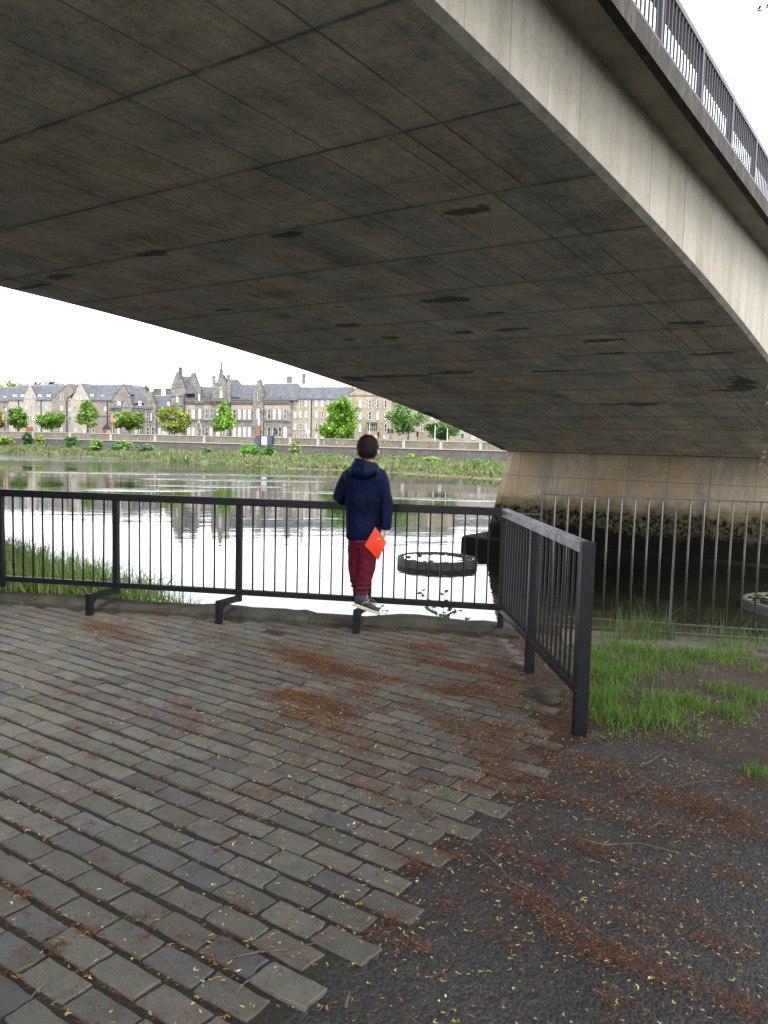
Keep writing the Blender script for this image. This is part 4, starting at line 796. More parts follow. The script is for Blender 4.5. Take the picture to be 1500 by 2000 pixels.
M_WHITE = pm('white_paint', (.5, .5, .49), (.6, .6, .585), 3, .6, 0)
M_BLIND = pm('net_curtain', (.30, .31, .32), (.46, .47, .48), 1.2, .8, 0)
M_GLASS = pm('window_glass', (.02, .023, .028), (.05, .055, .06), 1.5, .06, 0, spec=.9)
M_PIPE = pm('black_downpipe', (.012, .012, .014), (.025, .025, .027), 3, .5, 0)
M_LEAD = pm('pale_lead', (.30, .31, .33), (.42, .43, .45), 3, .6, 0)
_wc = {}
def window_meshes(kind, w, h, surround):
    k = (kind, round(w, 2), round(h, 2), surround.name)
    if k in _wc: return _wc[k]
    def outline(w_, h_, top):
        if kind == 'arch':
            r = w_/2; return [(-r, 0), (r, 0)]+[(r*math.cos(a), h_-r+r*math.sin(a)) for a in np.linspace(0, math.pi, 9)]
        return [(-w_/2, 0), (w_/2, 0), (w_/2, h_), (-w_/2, h_)]
    def ring(mb, a, b, y0, y1):
        n = len(a); vs = [(x, y0, z) for x, z in a]+[(x, y0, z) for x, z in b]+[(x, y1, z) for x, z in a]+[(x, y1, z) for x, z in b]
        mb.add(vs, [(i, (i+1) % n, n+(i+1) % n, n+i) for i in range(n)]+[(2*n+i, 3*n+i, 3*n+(i+1) % n, 2*n+(i+1) % n) for i in range(n)]+[(n+i, n+(i+1) % n, 3*n+(i+1) % n, 3*n+i) for i in range(n)]+[(i, 2*n+i, 2*n+(i+1) % n, (i+1) % n) for i in range(n)])
    e = .17; mo = MB(); a = [(x*(w+2*e)/w, z*(h+2*e)/h-e) for x, z in outline(w, h, 0)]; b = outline(w, h, 0); ring(mo, a, b, -.13, .05); ms = mo.mesh('window_surround'); ms.materials.append(surround)
    ms2 = MB(); f = .09; b2 = [(x*(w-2*f)/w, z*(h-2*f)/h+f) for x, z in b]; ring(ms2, b, b2, -.055, .0); ms2.box(-w/2+f, w/2-f, -.05, -.005, h*.5-.04, h*.5+.04); sash = ms2.mesh('sash'); sash.materials.append(M_WHITE)
    mp_ = MB(); mp_.prism(b2, -.03, .03); g1 = mp_.mesh('pane_glass'); g1.materials.append(M_GLASS); g2 = g1.copy(); g2.materials.clear(); g2.materials.append(M_BLIND)
    _wc[k] = (ms, sash, g1, g2); return _wc[k]
class Bld:
    def __init__(s, name, label, cat, o, pxc, group=None):
        s.o = o; s.tc = far(pxc, 850, o)[0]; s.e = far_empty(name, s.tc, o); tag(s.e, label, cat, group); s.parts = {}
    def P(s, px, py, back=0.):
        t_, z = far(px, py, s.o+back); return t_-s.tc, z-STREET
    def mb(s, part, mat):
        if part in ('dormer', 'gable', 'chimney', 'spire', 'turret'): s.parts[(part, len(s.parts))] = (MB(), mat); return s.parts[(part, len(s.parts)-1)][0]
        return s.parts.setdefault((part, mat.name), (MB(), mat))[0]
    def wall(s, pts, depth, mat, part='wall', front=0.):
        ps = [s.P(*p, front) if len(p) == 2 else p[1:] for p in pts]; s.mb(part, mat).prism(ps, front, front+depth)
    def rect(s, x0, x1, y0, y1, mat, part='wall', d0=0., d1=10.):
        xm0 = s.P(x0, (y0+y1)/2)[0]; xm1 = s.P(x1, (y0+y1)/2)[0]; xc = (x0+x1)/2; z1 = s.P(xc, y0)[1]; z0 = s.P(xc, y1)[1]; s.mb(part, mat).box(xm0, xm1, d0, d1, z0, z1)
    def roof(s, eL, eR, rL, rR, rb, mat=None, over=.35, part='roof', back=True):
        mat = mat or M_SLATE; a = s.P(*eL); b = s.P(*eR); c = s.P(*rR, rb); d = s.P(*rL, rb); ze = (a[1]+b[1])/2; zr = (c[1]+d[1])/2; m = s.mb(part, mat); T = .22
        vs = [(a[0], -over, ze), (b[0], -over, ze), (c[0], rb, zr), (d[0], rb, zr), (b[0], 2*rb+over, ze), (a[0], 2*rb+over, ze), (a[0], -over, ze-T), (b[0], -over, ze-T), (b[0], 2*rb+over, ze-T), (a[0], 2*rb+over, ze-T)]
        m.add(vs, [(0, 1, 2, 3), (3, 2, 4, 5), (0, 3, 5), (1, 4, 2), (6, 7, 1, 0), (8, 9, 5, 4), (7, 8, 4, 1), (9, 6, 0, 5), (9, 8, 7, 6)])
        s.mb('ridge', M_LEAD).bar((d[0], rb, zr+.05), (c[0], rb, zr+.05), .22, .16)
    def gable_roof(s, pL, apex, pR, depth, mat=None, front=-.1, part='roof'):
        mat = mat or M_SLATE; a = s.P(*pL); p = s.P(*apex); b = s.P(*pR); m = s.mb(part, mat); T = .25
        vs = [(x, y, z) for y in (front, depth) for x, z in ((a[0], a[1]), (p[0], p[1]), (b[0], b[1]), (b[0], b[1]-T), (p[0], p[1]-T), (a[0], a[1]-T))]
        m.add(vs, [(0, 6, 7, 1), (1, 7, 8, 2), (2, 8, 9, 3), (3, 9, 10, 4), (4, 10, 11, 5), (5, 11, 6, 0), (5, 4, 1, 0), (4, 3, 2, 1), (6, 7, 10, 11), (7, 8, 9, 10)])
    def steps(s, xc, yb, yt, hw, n, depth, mat, part='gable', front=0., tw=.16):
        L_ = []; R_ = []
        for i in range(n):
            f0 = i/n; w0 = hw*(1-f0)+hw*tw*f0; y1 = yb+(yt-yb)*(i+1)/n; y0 = yb+(yt-yb)*i/n
            R_ += [(xc+w0, y0), (xc+w0, y1)]; L_ += [(xc-w0, y0), (xc-w0, y1)]
        ps = [s.P(*p, front) for p in R_+L_[::-1]]; s.mb(part, mat).prism(ps, front, front+depth)
        m = s.mb('coping', M_DARKTRIM)
        for q_ in (R_, L_):
            for i in range(1, len(q_), 2):
                x, z = s.P(*q_[i], front); m.box(x-.22, x+.22, front-.08, front+depth+.08, z-.02, z+.13)
    def win(s, px, py, w, h, kind='sash', sur=None, d=0., dark=None):
        """centre pixel, size in pixels"""
        t_, z = s.P(px, py, d); k = (s.P(px+5, py, d)[0]-s.P(px-5, py, d)[0])/10; wm = w*k; hm = h*.168
        ms, sash, g1, g2 = window_meshes(kind, round(wm*5)/5, round(hm*5)/5, sur or M_TRIM); hm = round(hm*5)/5
        o = link(bpy.data.objects.new('window', ms), s.e); o.location = (t_, d-.005, z-hm/2)
        link(bpy.data.objects.new('sash', sash), o)
        dk = dark if dark is not None else random.random() < .35; link(bpy.data.objects.new('pane', g1 if dk else g2), o)
    def chimney(s, x0, x1, yt, yb, back, mat, n=3, dp=1.2):
        a = s.P(x0, yb, back); b = s.P(x1, yt, back); m = s.mb('chimney', mat); m.box(a[0], b[0], back, back+dp, a[1], b[1]); m.box(a[0]-.12, b[0]+.12, back-.12, back+dp+.12, b[1]-.3, b[1])
        for i in range(n):
            x = a[0]+(b[0]-a[0])*(i+.5)/n; s.mb('chimney_pot', M_PEACH).tube([(x, back+dp/2, b[1]), (x, back+dp/2, b[1]+.55)], [.17, .13], 7)
    def dormer(s, px, py, w, h, d=1.2, mat=None):
        x, z = s.P(px, py, d); k = .17; hw = w*k/2; hh = h*k; m = s.mb('dormer', mat or M_SLATE)
        m.prism([(x-hw, z-hh/2), (x+hw, z-hh/2), (x+hw, z+hh*.3), (x, z+hh*.62), (x-hw, z+hh*.3)], d, d+3.2); s.win(px, py+h*.04, w*.62, h*.62, d=d-.02, sur=M_WHITE, dark=False)
    def merlons(s, x0, x1, yt, yb, mat):
        a = s.P(x0, (yt+yb)/2)[0]; b = s.P(x1, (yt+yb)/2)[0]; zt = s.P((x0+x1)/2, yt)[1]; zb = s.P((x0+x1)/2, yb)[1]; m = s.mb('battlement', mat); zm = zb+(zt-zb)*.45; n = max(2, int((b-a)/.85)); m.box(a, b, -.25, .15, zb, zm); m.box(a, b, -.4, .12, zb-.25, zb-.02)
        for i in range(n): m.box(a+(b-a)*(i+.15)/n, a+(b-a)*(i+.7)/n, -.25, .15, zm, zt)
    def band(s, x0, x1, y, mat, hgt=.3, pr=.18, part='string_course'):
        a = s.P(x0, y)[0]; b = s.P(x1, y)[0]; z = s.P((x0+x1)/2, y)[1]; s.mb(part, mat).box(a, b, -pr, .05, z-hgt/2, z+hgt/2)
    def pipe(s, x, y0, y1):
        a = s.P(x, (y0+y1)/2)[0]; s.mb('downpipe', M_PIPE).box(a-.13, a+.13, -.26, -.02, s.P(x, y1)[1], s.P(x, y0)[1])
    def done(s):
        for (p, _), (m, mat) in s.parts.items(): m.build(p, mat, s.e)
YB = 862
# --- left apartments
b = Bld('apartment_building', 'brown apartment block with slate roof at the far left edge of the opposite bank', 'building', 25, 0); O1 = 25
b.rect(-60, 17.5, 784, YB, M_BROWN); b.roof((-60, 782), (18, 785), (-60, 755.5), (37, 757.5), 6); b.band(-60, 17.5, 832, M_DARKTRIM)
for x in (-45, -25, -8, 11): b.win(x, 799, 4.5, 8); b.win(x, 816, 4.5, 8)
b.win(10, 777.5, 3.5, 6, d=1.4, sur=M_WHITE, dark=False); b.done()
b = Bld('apartment_building', 'cream apartment block with white dormers and a steep front gable on the opposite bank', 'building', 22, 60)
b.rect(17.5, 102, 780, YB, M_CREAM, d1=12); b.roof((16, 780), (104, 781.5), (38, 754), (134, 750.5), 7)
b.wall([(46, 862), (69, 862), (69, 778.5), (46, 778.5)], .5, M_CREAM, front=-.45); b.wall([(45, 778), (69.5, 778), (57, 753)], .5, M_CREAM, 'gable', -.45); b.gable_roof((44, 779.5), (57, 752.5), (70.5, 779.5), 8, front=-.1)
for x in (29.5, 44.5, 78, 95.5): b.dormer(x, 774.5, 8.5, 13)
for x in (27.8, 31.8, 43.5, 61.3, 75.5, 86.5, 91): b.win(x, 796, 3.4, 8, d=-.46 if 46 < x < 69 else 0)
b.win(52.5, 795, 3.4, 9, d=-.46)
for x in (53, 59.7): b.win(x, 775, 3, 6.5, d=-.46)
for x in (56, 60, 64): b.win(x, 816.5, 3, 9.5, d=-.46)
for x in (30, 43.5, 75.5, 88, 92.5): b.win(x, 816.5, 3.4, 8)
for x in (30, 44, 77, 88, 93): b.win(x, 839.5, 3.4, 7)
b.rect(55, 66, 834, 845, pm('red_porch', (.16, .05, .035), (.22, .08, .05), 2), 'porch', -1.2, 0)
b.pipe(37, 782, 850); b.pipe(81, 782, 850); b.pipe(68.6, 782, 850); b.done()
b = Bld('apartment_building', 'brown gable end block standing between the two cream apartment gables', 'building', 21.4, 120)
b.rect(102, 131, 777, YB, M_BROWN, d1=12); b.wall([(102, 778), (131, 778), (146.5, 765), (134.5, 749)], .8, M_BROWN, 'gable'); b.gable_roof((101, 778.5), (134.5, 748.6), (148, 765), 12)
b.band(102, 131, 811, M_DARKTRIM)
for y in (777, 797, 818): b.win(121, y, 5, 9)
b.win(120, 838, 4, 9); b.win(109, 838, 3.4, 8); b.pipe(131, 782, 855)
b.done()
b = Bld('apartment_building', 'apartment block with cream gable and long brown side under a slate roof', 'building', 22, 190)
b.rect(131.5, 140, 782, YB, M_CREAM, d1=9); b.rect(140, 172, 781, YB, M_CREAM, d1=9, d0=-.5); b.wall([(139, 781), (172.5, 781), (154.8, 748.5)], .5, M_CREAM, 'gable', -.5); b.gable_roof((138, 782.5), (154.8, 747.5), (174, 782.5), 8, front=-.2)
b.rect(172, 217, 780, YB, M_BROWN, d1=12); b.roof((171, 781), (219, 782), (156, 750.5), (240, 753.5), 7); b.rect(217, 250, 781, YB, M_BROWN, d0=.2, d1=10)
b.wall([(217, 784), (251, 784), (251, 768), (241, 750)], .7, M_BROWN, 'gable', 0.); b.gable_roof((215, 784), (241, 749.5), (254, 769), 11); b.roof((247, 786), (282, 788), (250, 757), (271, 758), 5)
b.dormer(136.5, 777, 5.5, 9, d=.3, mat=M_BROWN)
for x, y, d in ((151, 776.5, -.51), (159, 776.5, -.51), (146.5, 797, -.51), (163, 797, -.51), (136.5, 799, 0), (136.5, 818, 0), (147, 817, -.51), (163, 818, -.51), (148, 840, -.51), (165, 841, -.51), (182, 842, 0), (206, 799, 0), (182, 799, 0), (231, 777, .18)): b.win(x, y, 4.2, 8.5, d=d)
b.win(179.7, 773.5, 4, 6, d=1.6, sur=M_WHITE, dark=False); b.win(201, 775.5, 4, 6, d=1.6, sur=M_WHITE, dark=False); b.pipe(210, 784, 850); b.pipe(142, 782, 855); b.band(139, 217, 812, M_DARKTRIM); b.done()
# --- grey gothic building: low wing, tower gable, main range
b = Bld('gothic_building', 'low grey stone wing with stepped gables and dormers left of the gothic tower', 'building', 21, 262)
b.rect(214, 333, 797, YB, M_GREYST, d1=12); b.roof((216, 796.5), (282, 796), (234, 772), (292, 772.5), 5.5); b.roof((302, 796), (334, 796), (294, 772.5), (334, 773), 5.5); b.band(214, 306, 800, M_DARKTRIM, .35, .3)
b.steps(249, 797, 769.5, 10.5, 6, 1., M_GREYST, front=-.35); b.steps(292.7, 797, 764.5, 13, 7, 1.1, M_GREYST, front=-.5); b.rect(281.5, 306, 797, YB, M_GREYST, d0=-.5, d1=.2); b.rect(239.5, 258.5, 797, YB, M_GREYST, d0=-.35, d1=.2)
b.dormer(233, 788, 6.5, 13, d=.8); b.dormer(273.5, 787.5, 6.5, 13, d=.8); b.dormer(330, 788, 5.5, 10, d=.8)
b.win(292.5, 780.5, 2.6, 10, 'arch', M_DARKTRIM, -.51, True); b.win(249, 792, 2, 6, 'arch', M_DARKTRIM, -.36, True)
b.rect(284, 300, 794.5, 799, M_DARKTRIM, 'canopy', -1.5, -.5); b.rect(285, 299, 799, 823.5, M_PEACH, 'oriel', -.62, -.45)
for x in (287.4, 291.6, 295.8): b.win(x, 814, 3, 17, 'arch', M_DARKTRIM, -.63)
for x in (222, 232, 241, 249, 257, 266, 275): b.win(x, 814, 3.4, 13, 'arch'); b.win(x, 841, 3.6, 15, 'arch')
for x in (311, 320): b.win(x, 814, 4, 17, 'arch', M_PEACH)
for x in (288.5, 298.5): b.win(x, 842, 6, 18, 'arch', M_TRIM, -.51, True)
for x in (312, 322): b.win(x, 842, 4, 14, 'arch')
b.merlons(306, 333, 793.5, 799, M_DARKTRIM); b.band(214, 333, 826, M_DARKTRIM, .3); b.chimney(299.5, 311.5, 759, 776, 6, M_GREYDK, 4); b.chimney(322.5, 334, 759, 776, 6, M_GREYDK, 4); b.pipe(258.5, 790, 852); b.pipe(306, 797, 852); b.pipe(299, 797, 824); b.done()
b = Bld('gothic_building', 'tall grey stone tower block with crow stepped gable and thin chimney', 'building', 20.4, 347)
b.rect(333.7, 360.6, 772, YB, M_GREYST, d1=11); b.wall([(333.7, 774), (360.6, 774), (360.6, 757), (333.7, 757)], 1.2, M_GREYST); b.steps(347.2, 758, 726.5, 13.4, 9, 1.2, M_GREYST, front=0.); b.chimney(348.7, 353.3, 717, 732, .5, M_GREYDK, 1, .9)
b.roof((350, 768), (376, 768), (350, 735.5), (374, 735.5), 5, over=-.2); b.steps(376.5, 758, 728.5, 12.5, 8, .9, M_GREYST, front=3.); b.wall([(362, 776), (391, 776), (389, 757), (364, 757)], 6, M_GREYST, front=3.)
b.win(346.6, 778, 3, 15, 'arch', M_TRIM); b.win(345.8, 745, 1.4, 3, 'sash', M_DARKTRIM, 0, True); b.win(345.8, 753, 1.4, 3, 'sash', M_DARKTRIM, 0, True)
for y in (773, 792, 822): b.band(333.7, 360.6, y, M_DARKTRIM, .3)
for x in (341, 351): b.win(x, 807, 3.6, 16, 'arch', M_PEACH); b.win(x, 842, 4, 15, 'arch')
b.pipe(360.3, 770, 852); b.done()
b = Bld('gothic_building', 'long grey gothic range with arched windows turrets and a central spire', 'building', 21, 465)
b.rect(361, 568.5, 784, YB, M_GREYST, d1=13); b.roof((361, 783), (418, 783), (386, 757), (418, 755.5), 6); b.roof((448, 781), (505, 781), (449, 751), (497, 752.5), 6.5); b.roof((505, 781), (580, 781), (516, 749.5), (583, 749.5), 6.5); b.roof((440, 775), (468, 775), (441, 741), (464, 741.5), 5)
b.steps(389.6, 786, 755, 7.2, 5, 1.2, M_GREYST, front=-.4); b.rect(382.4, 396.8, 770, 788, M_GREYST, 'gable', -.4, .8)
b.steps(504.8, 772, 742.5, 10.4, 6, 1.4, M_GREYST, front=-.4); b.rect(494.4, 515.2, 771, 855, M_GREYST, 'gable', -.4, 1.)
b.steps(432.4, 752, 733, 12, 6, 1.2, M_GREYST, front=-.55); b.rect(418, 447, 751, 855, M_GREYST, 'gable', -.55, 1.2)
# central spire, turrets
def cyl(bd, px, yb, yt, r0, r1, back, mat, part, seg=10):
    a = bd.P(px, yb, back); c = bd.P(px, yt, back); bd.mb(part, mat).tube([(a[0], back, a[1]), (c[0], back, c[1])], [r0, r1], seg, None, True, False)
cyl(b, 432.3, 737, 719, 1.0, .42, .2, M_GREYDK, 'spire', 8); cyl(b, 432.6, 720, 709.5, .36, .36, .2, M_GREYDK, 'spire', 8); cyl(b, 432.6, 710.5, 708.7, .5, .5, .2, M_GREYDK, 'spire', 8)
for px, yt in ((417.8, 737), (446.6, 735)):
    cyl(b, px, 786, yt, .66, .66, -.5, M_GREYST, 'turret'); cyl(b, px, yt, yt-1.5, .78, .78, -.5, M_DARKTRIM, 'turret'); cyl(b, px, yt-1.4, yt-4.2, .74, .2, -.5, M_DARKTRIM, 'turret'); cyl(b, px, 760, 758.5, .78, .78, -.5, M_DARKTRIM, 'turret'); cyl(b, px, 790, 786, .25, .7, -.5, M_GREYST, 'turret')
b.rect(416, 450, 778.5, 784.5, M_GREYDK, 'balcony', -1.4, -.5); b.merlons(416, 450, 776, 780, M_GREYDK)
for i in range(7): b.rect(418+i*4.7, 420.6+i*4.7, 784.5, 788.5, M_DARKTRIM, 'corbel', -1.1, -.5)
b.win(432, 770, 4, 13, 'sash', M_TRIM, -.56); b.win(432, 758, 4, 5, 'arch', M_TRIM, -.56, True)
b.win(389.4, 776, 4, 14, 'arch', M_DARKTRIM, -.41); b.win(504.6, 774, 4.2, 18, 'arch', M_DARKTRIM, -.41)
for x0, x1 in ((361.5, 382.5), (397, 416), (451, 494), (515.5, 566)): b.merlons(x0, x1, 777.5, 785, M_DARKTRIM); b.rect(x0, x1, 791.5, 800, M_PEACH, 'frieze', -.05, .2)
b.band(361, 568, 788, M_DARKTRIM, .35, .25); b.band(361, 568, 821.5, M_DARKTRIM, .35, .25)
for x in (369.2, 377.6, 403.4, 412.8, 458, 468, 478, 487.5, 525.5, 536, 546.5, 557): b.win(x, 808, 5.6, 21, 'arch', M_PEACH); b.win(x, 843.5, 6, 20, 'arch', M_PEACH)
for x, d in ((390.4, 0), (426, -.56), (438, -.56), (504.4, -.41)): b.win(x, 808, 5, 20, 'arch', M_PEACH, d)
b.win(426, 843, 5.5, 19, 'arch', M_TRIM, -.56); b.win(438, 843, 5.5, 19, 'arch', M_TRIM, -.56)
M_DOOR = pm('brown_door', (.18, .085, .035), (.26, .13, .06), 3, .6, 0)
x, z = b.P(504.2, 852, -.41); b.mb('door', M_DOOR).prism([(x-.75, z-1), (x+.75, z-1), (x+.75, z+2.4), (x+.4, z+3.1), (x, z+3.3), (x-.4, z+3.1), (x-.75, z+2.4)], -.52, -.42)
x, z = b.P(389.4, 850, 0); m_ = b.mb('doorway', M_TRIM); m_.bar((x-1.25, -.35, z+1.8), (x, -.35, z+5), .3, .35); m_.bar((x+1.25, -.35, z+1.8), (x, -.35, z+5), .3, .35); m_.box(x-1.3, x-1., -.5, 0, z-1.5, z+1.9); m_.box(x+1., x+1.3, -.5, 0, z-1.5, z+1.9)
b.win(389.4, 846, 6, 20, 'arch', M_TRIM, -.05, True)
for x in (361.6, 450.5, 515.2): b.pipe(x, 770, 853)
b.chimney(559, 567.5, 735, 753, 6.5, M_GREYST, 3); b.chimney(589.5, 594.5, 729, 750, 6.5, M_GREYST, 1); b.done()
# --- tan block to the right
b = Bld('tenement_building', 'tan sandstone tenement with slate roof behind the large bright tree', 'building', 22, 640)
b.rect(569, 678, 777.5, YB, M_TAN, d1=12); b.roof((567, 778), (680, 779), (590, 755.5), (690, 757), 6.5); b.band(569, 678, 779.5, M_TRIM, .35, .25)
for x in (576.4, 586.6, 598, 618, 629.5, 641, 653, 665): 
    for y, h in ((788.5, 12), (810, 12), (833, 12), (852.5, 8)): b.win(x, y, 4.8, h)
b.rect(569, 571.5, 778, YB, M_TRIM, 'quoin', -.12, .1); b.rect(603, 607, 780, YB, M_TRIM, 'quoin', -.1, .1); b.pipe(608.3, 780, 854)
b.rect(676, 765, 772, YB, M_TAN, d0=-1., d1=12); b.wall([(675, 775), (766, 775), (722, 741)], 1, M_TAN, 'gable', -1.); b.gable_roof((674, 776), (722, 740), (768, 776), 12, front=-.8)
for x in (703.6, 722.5, 738, 753):
    b.win(x, 789, 5, 14, d=-1.01); b.win(x, 812, 5, 14, d=-1.01)
    if x != 722.5 and x != 738: b.win(x, 836, 5, 14, d=-1.01)
for x in (703, 751, 690): b.win(x, 853, 5, 7, d=-1.01)
b.rect(721.5, 740.5, 825, 828, M_SLATE, 'porch', -2.6, -1.); b.rect(723, 739, 828, 842, M_GLASS, 'bay_window', -2.3, -1.)
for i in range(5): b.rect(723+i*3.8, 723.8+i*3.8, 828, 842, M_TRIM, 'bay_mullion', -2.36, -2.3)
b.rect(723, 739, 834.5, 835.3, M_TRIM, 'bay_mullion', -2.36, -2.3); b.rect(722.5, 739.5, 842, 856, M_TAN, 'porch_base', -2.35, -1.); b.pipe(712, 776, 854); b.pipe(762, 776, 854)
b.rect(765, 880, 775, YB, M_TAN, d0=.6, d1=12); b.roof((764, 777), (882, 778), (764, 752), (882, 754), 6)
for x in (778, 800, 823, 845):
    for y in (792, 813, 836): b.win(x, y, 5, 13, d=.59)
b.done()
b = Bld('tenement_building', 'pale low building at the right end of the opposite bank next to the bridge', 'building', 26, 915)
b.rect(866, 1010, 800, 874, M_CREAM); b.win(902.5, 852, 8, 10, dark=True); b.win(925, 853, 8, 10); b.win(948, 854, 8, 10); b.roof((864, 802), (1012, 804), (864, 780), (1012, 783), 6); b.done()
# --- street, walls
mb = MB(); mb.add([farw(-500, .5, STREET), farw(700, .5, STREET), farw(700, 900, STREET), farw(-500, 900, STREET)], [(0, 1, 2, 3)]); tag(mb.build('street', pm('far_asphalt', (.06, .06, .06), (.09, .088, .085), .4)), kind='structure')
t = NT('rubble_stone'); v = t.coord(); n1 = t.noise(v, .35, 5, .6); n2 = t.noise(v, 2.4, 5, .75); m3 = t.node('ShaderNodeMapping'); m3.inputs['Scale'].default_value = (1.6, 1.6, .3); t.lk(v, m3.inputs[0]); n3 = t.noise(m3.outputs[0], 1, 4, .7)
c = t.ramp(n2, [(.3, (.04, .035, .028)), (.47, (.11, .097, .077)), (.6, (.17, .15, .12)), (.7, (.30, .27, .225))]); c = t.mix(1., c, t.ramp(n1, [(.3, (.72, .72, .72)), (.7, (1.2, 1.17, 1.1))]), 'MULTIPLY'); c = t.mix(t.ramp(n3, [(.6, (0, 0, 0)), (.68, (.55, .55, .55))]), c, (.5, .47, .42)); t.color(c); t.set(Roughness=.95); M_RUB = t.m
t = NT('dark_rubble_stone'); v = t.coord(); n2 = t.noise(v, 2.2, 5, .75); n3 = t.noise(v, .5, 4)
c = t.ramp(n2, [(.35, (.035, .032, .03)), (.5, (.075, .07, .064)), (.64, (.13, .12, .108)), (.72, (.32, .3, .27))]); c = t.mix(1., c, t.ramp(n3, [(.3, (.7, .7, .7)), (.7, (1.15, 1.15, 1.15))]), 'MULTIPLY'); t.color(c); t.set(Roughness=.95); M_RUBD = t.m
pw = far_empty('flood_wall', 0, 0, .65); tag(pw, 'long rubble stone parapet wall with pale pillars along the opposite riverside street', 'wall')
GL, GR_ = far(504, 860)[0], far(533, 860)[0]
mb = MB()
for a0, a1 in ((-400, GL), (GR_, 420)): mb.box(a0, a1, 0, .5, 0, 1.98)
mb.build('wall_panel', M_RUB, pw)
mb = MB()
for a0, a1 in ((-400, GL), (GR_, 420)): mb.box(a0, a1, -.12, .6, 1.98, 2.16)
mb.build('coping', M_TRIM, pw)
for px in (-75, -5, 65, 137, 216.5, 303, 399, 567, 621.5, 705, 789, 862, 939.5, 1020):
    tp = far(px, 852)[0]; mb = MB(); mb.box(tp-.42, tp+.42, -.2, .66, -.1, 2.12); mb.box(tp-.5, tp+.5, -.27, .72, 2.165, 2.3); mb.build('pillar', M_TRIM, pw)
rw = far_empty('retaining_wall', 0, -.35, -4.); tag(rw, 'dark rubble retaining wall with a pale ledge below the riverside parapet', 'wall')
mb = MB(); mb.box(-400, 420, 0, .4, 0, 4.5); mb.build('wall_face', M_RUBD, rw); mb = MB(); mb.box(-400, 420, -.22, .34, 4.5, 4.72); mb.build('ledge', M_TRIM, rw)
M_NAVY = pm('navy_steel', (.035, .05, .085), (.06, .08, .125), 1.5, .5, 0); M_PALE = pm('pale_grey_panel', (.45, .45, .44), (.55, .55, .54), 2, .7, 0)
for px, lb in ((505.5, 'navy blue steel flood gate leaf left of the pale round panel'), (528.5, 'navy blue steel flood gate leaf right of the pale round panel')):
    tp, z0 = far(px, 870); e = far_empty('flood_gate', tp, -.6, z0); tag(e, lb, 'gate', 'flood gates in the far wall')
    mb = MB(); mb.box(-.85, .85, 0, .16, 0, 2.9); mb.build('gate_leaf', M_NAVY, e)
    for zz in (.5, 1.5, 2.5): mb = MB(); mb.box(-.85, .85, -.1, 0, zz-.07, zz+.07); mb.build('stiffener', M_NAVY, e)
    mb = MB(); mb.box(.85, 1.15, -.15, .5, 0, 2.9); mb.build('gate_post', M_PIPE, e)
tp, z0 = far(517.5, 870); e = far_empty('round_panel', tp, -.5, z0); tag(e, 'pale square panel with a raised white disc between the navy gates', 'panel')
mb = MB(); mb.box(-1., 1., 0, .2, .1, 2.6); mb.build('board', M_PALE, e); mb = MB(); mb.tube([(.1, -.06, 1.5), (.1, 0, 1.5)], .85, 28, None, True, False); mb.build('disc', M_WHITE, e); mb = MB(); mb.box(-1.1, 1.1, -.06, .26, 0, .1); mb.build('sill', M_TRIM, e)
# --- bank
def water_edge(px):
    xs_ = [-300, 0, 180, 432, 550, 750, 979, 1300]; zs_ = [262, 252, 232, 197, 178, 168, 144, 128]
    return float(np.interp(px, xs_, zs_))
PXS = np.arange(-300, 1301, 10.); NB = 16; vs = []
def bank_pt(px, f):
    D = water_edge(px)-2; d = ray(px, 870); d = d/d[1]; a = np.array([d[0]*D, D]); P = hit(px, 870, WL-WN*.3, WN); b_ = P[:2]; q_ = a+(b_-a)*f; zt = np.interp(px, [0, 979], [-2.0, -2.8])
    z = -4.75+(zt+4.75)*(f**.62)+.35*fbm(q_[0], q_[1], .12, 3)*(f > .05); return q_[0], q_[1], z
for f in np.linspace(0, 1, NB):
    for px in PXS: vs.append(bank_pt(px, f))
w = len(PXS); mb = MB(); mb.add(vs, [(j*w+i, j*w+i+1, (j+1)*w+i+1, (j+1)*w+i) for j in range(NB-1) for i in range(w-1)], None, True); tag(mb.build('far_bank', pm('bank_earth', (.05, .045, .025), (.12, .10, .055), .4, .95, .5, .1)), kind='structure')
n = 34000; px = RNG.uniform(-60, 1010, n); f = RNG.beta(1.2, 1.5, n)*.9+.06; pts = np.array([bank_pt(a, c_) for a, c_ in zip(px, f)])
cl = np.array([fbm(x, y, .10, 1.) for x, y, _ in pts]); hh = np.clip(1.1+1.5*cl, .45, 2.0)*RNG.uniform(.6, 1.15, n); hh *= np.where(f < .08, .7, 1)
cc = .8*np.array([(.12, .17, .055), (.16, .185, .075), (.20, .19, .10), (.085, .165, .035), (.11, .19, .045)]); idx = np.clip(((cl+.35)*4+RNG.normal(0, .8, n)), 0, 4.99).astype(int)
cols = cc[idx]*np.exp(RNG.normal(0, .22, n))[:, None]; a_ = blades(pts-np.array([0, 0, .15]), hh, .3, RNG.uniform(.3, .65, n), cols, 2, .6)
tag(quads_obj('bank_reeds', a_[0], a_[1], M_GRASS), kind='stuff')
n = 900; px = RNG.uniform(560, 1000, n); pts = np.array([bank_pt(a, c_) for a, c_ in zip(px, RNG.uniform(.0, .05, n))]); mb = MB()
for p in pts[::3]:
    s_ = random.uniform(.15, .5); mb.ell((p[0], p[1], max(p[2], WATER_Z-.02)), (s_*1.5, s_, s_*.5), 6, 4, None, lambda u: u*(1+.35*noise.noise(Vector(u)*2.1)))
o = mb.build('shore_stones', pm('shore_brown_stone', (.05, .035, .025), (.16, .11, .08), .5)); tag(o, kind='stuff')
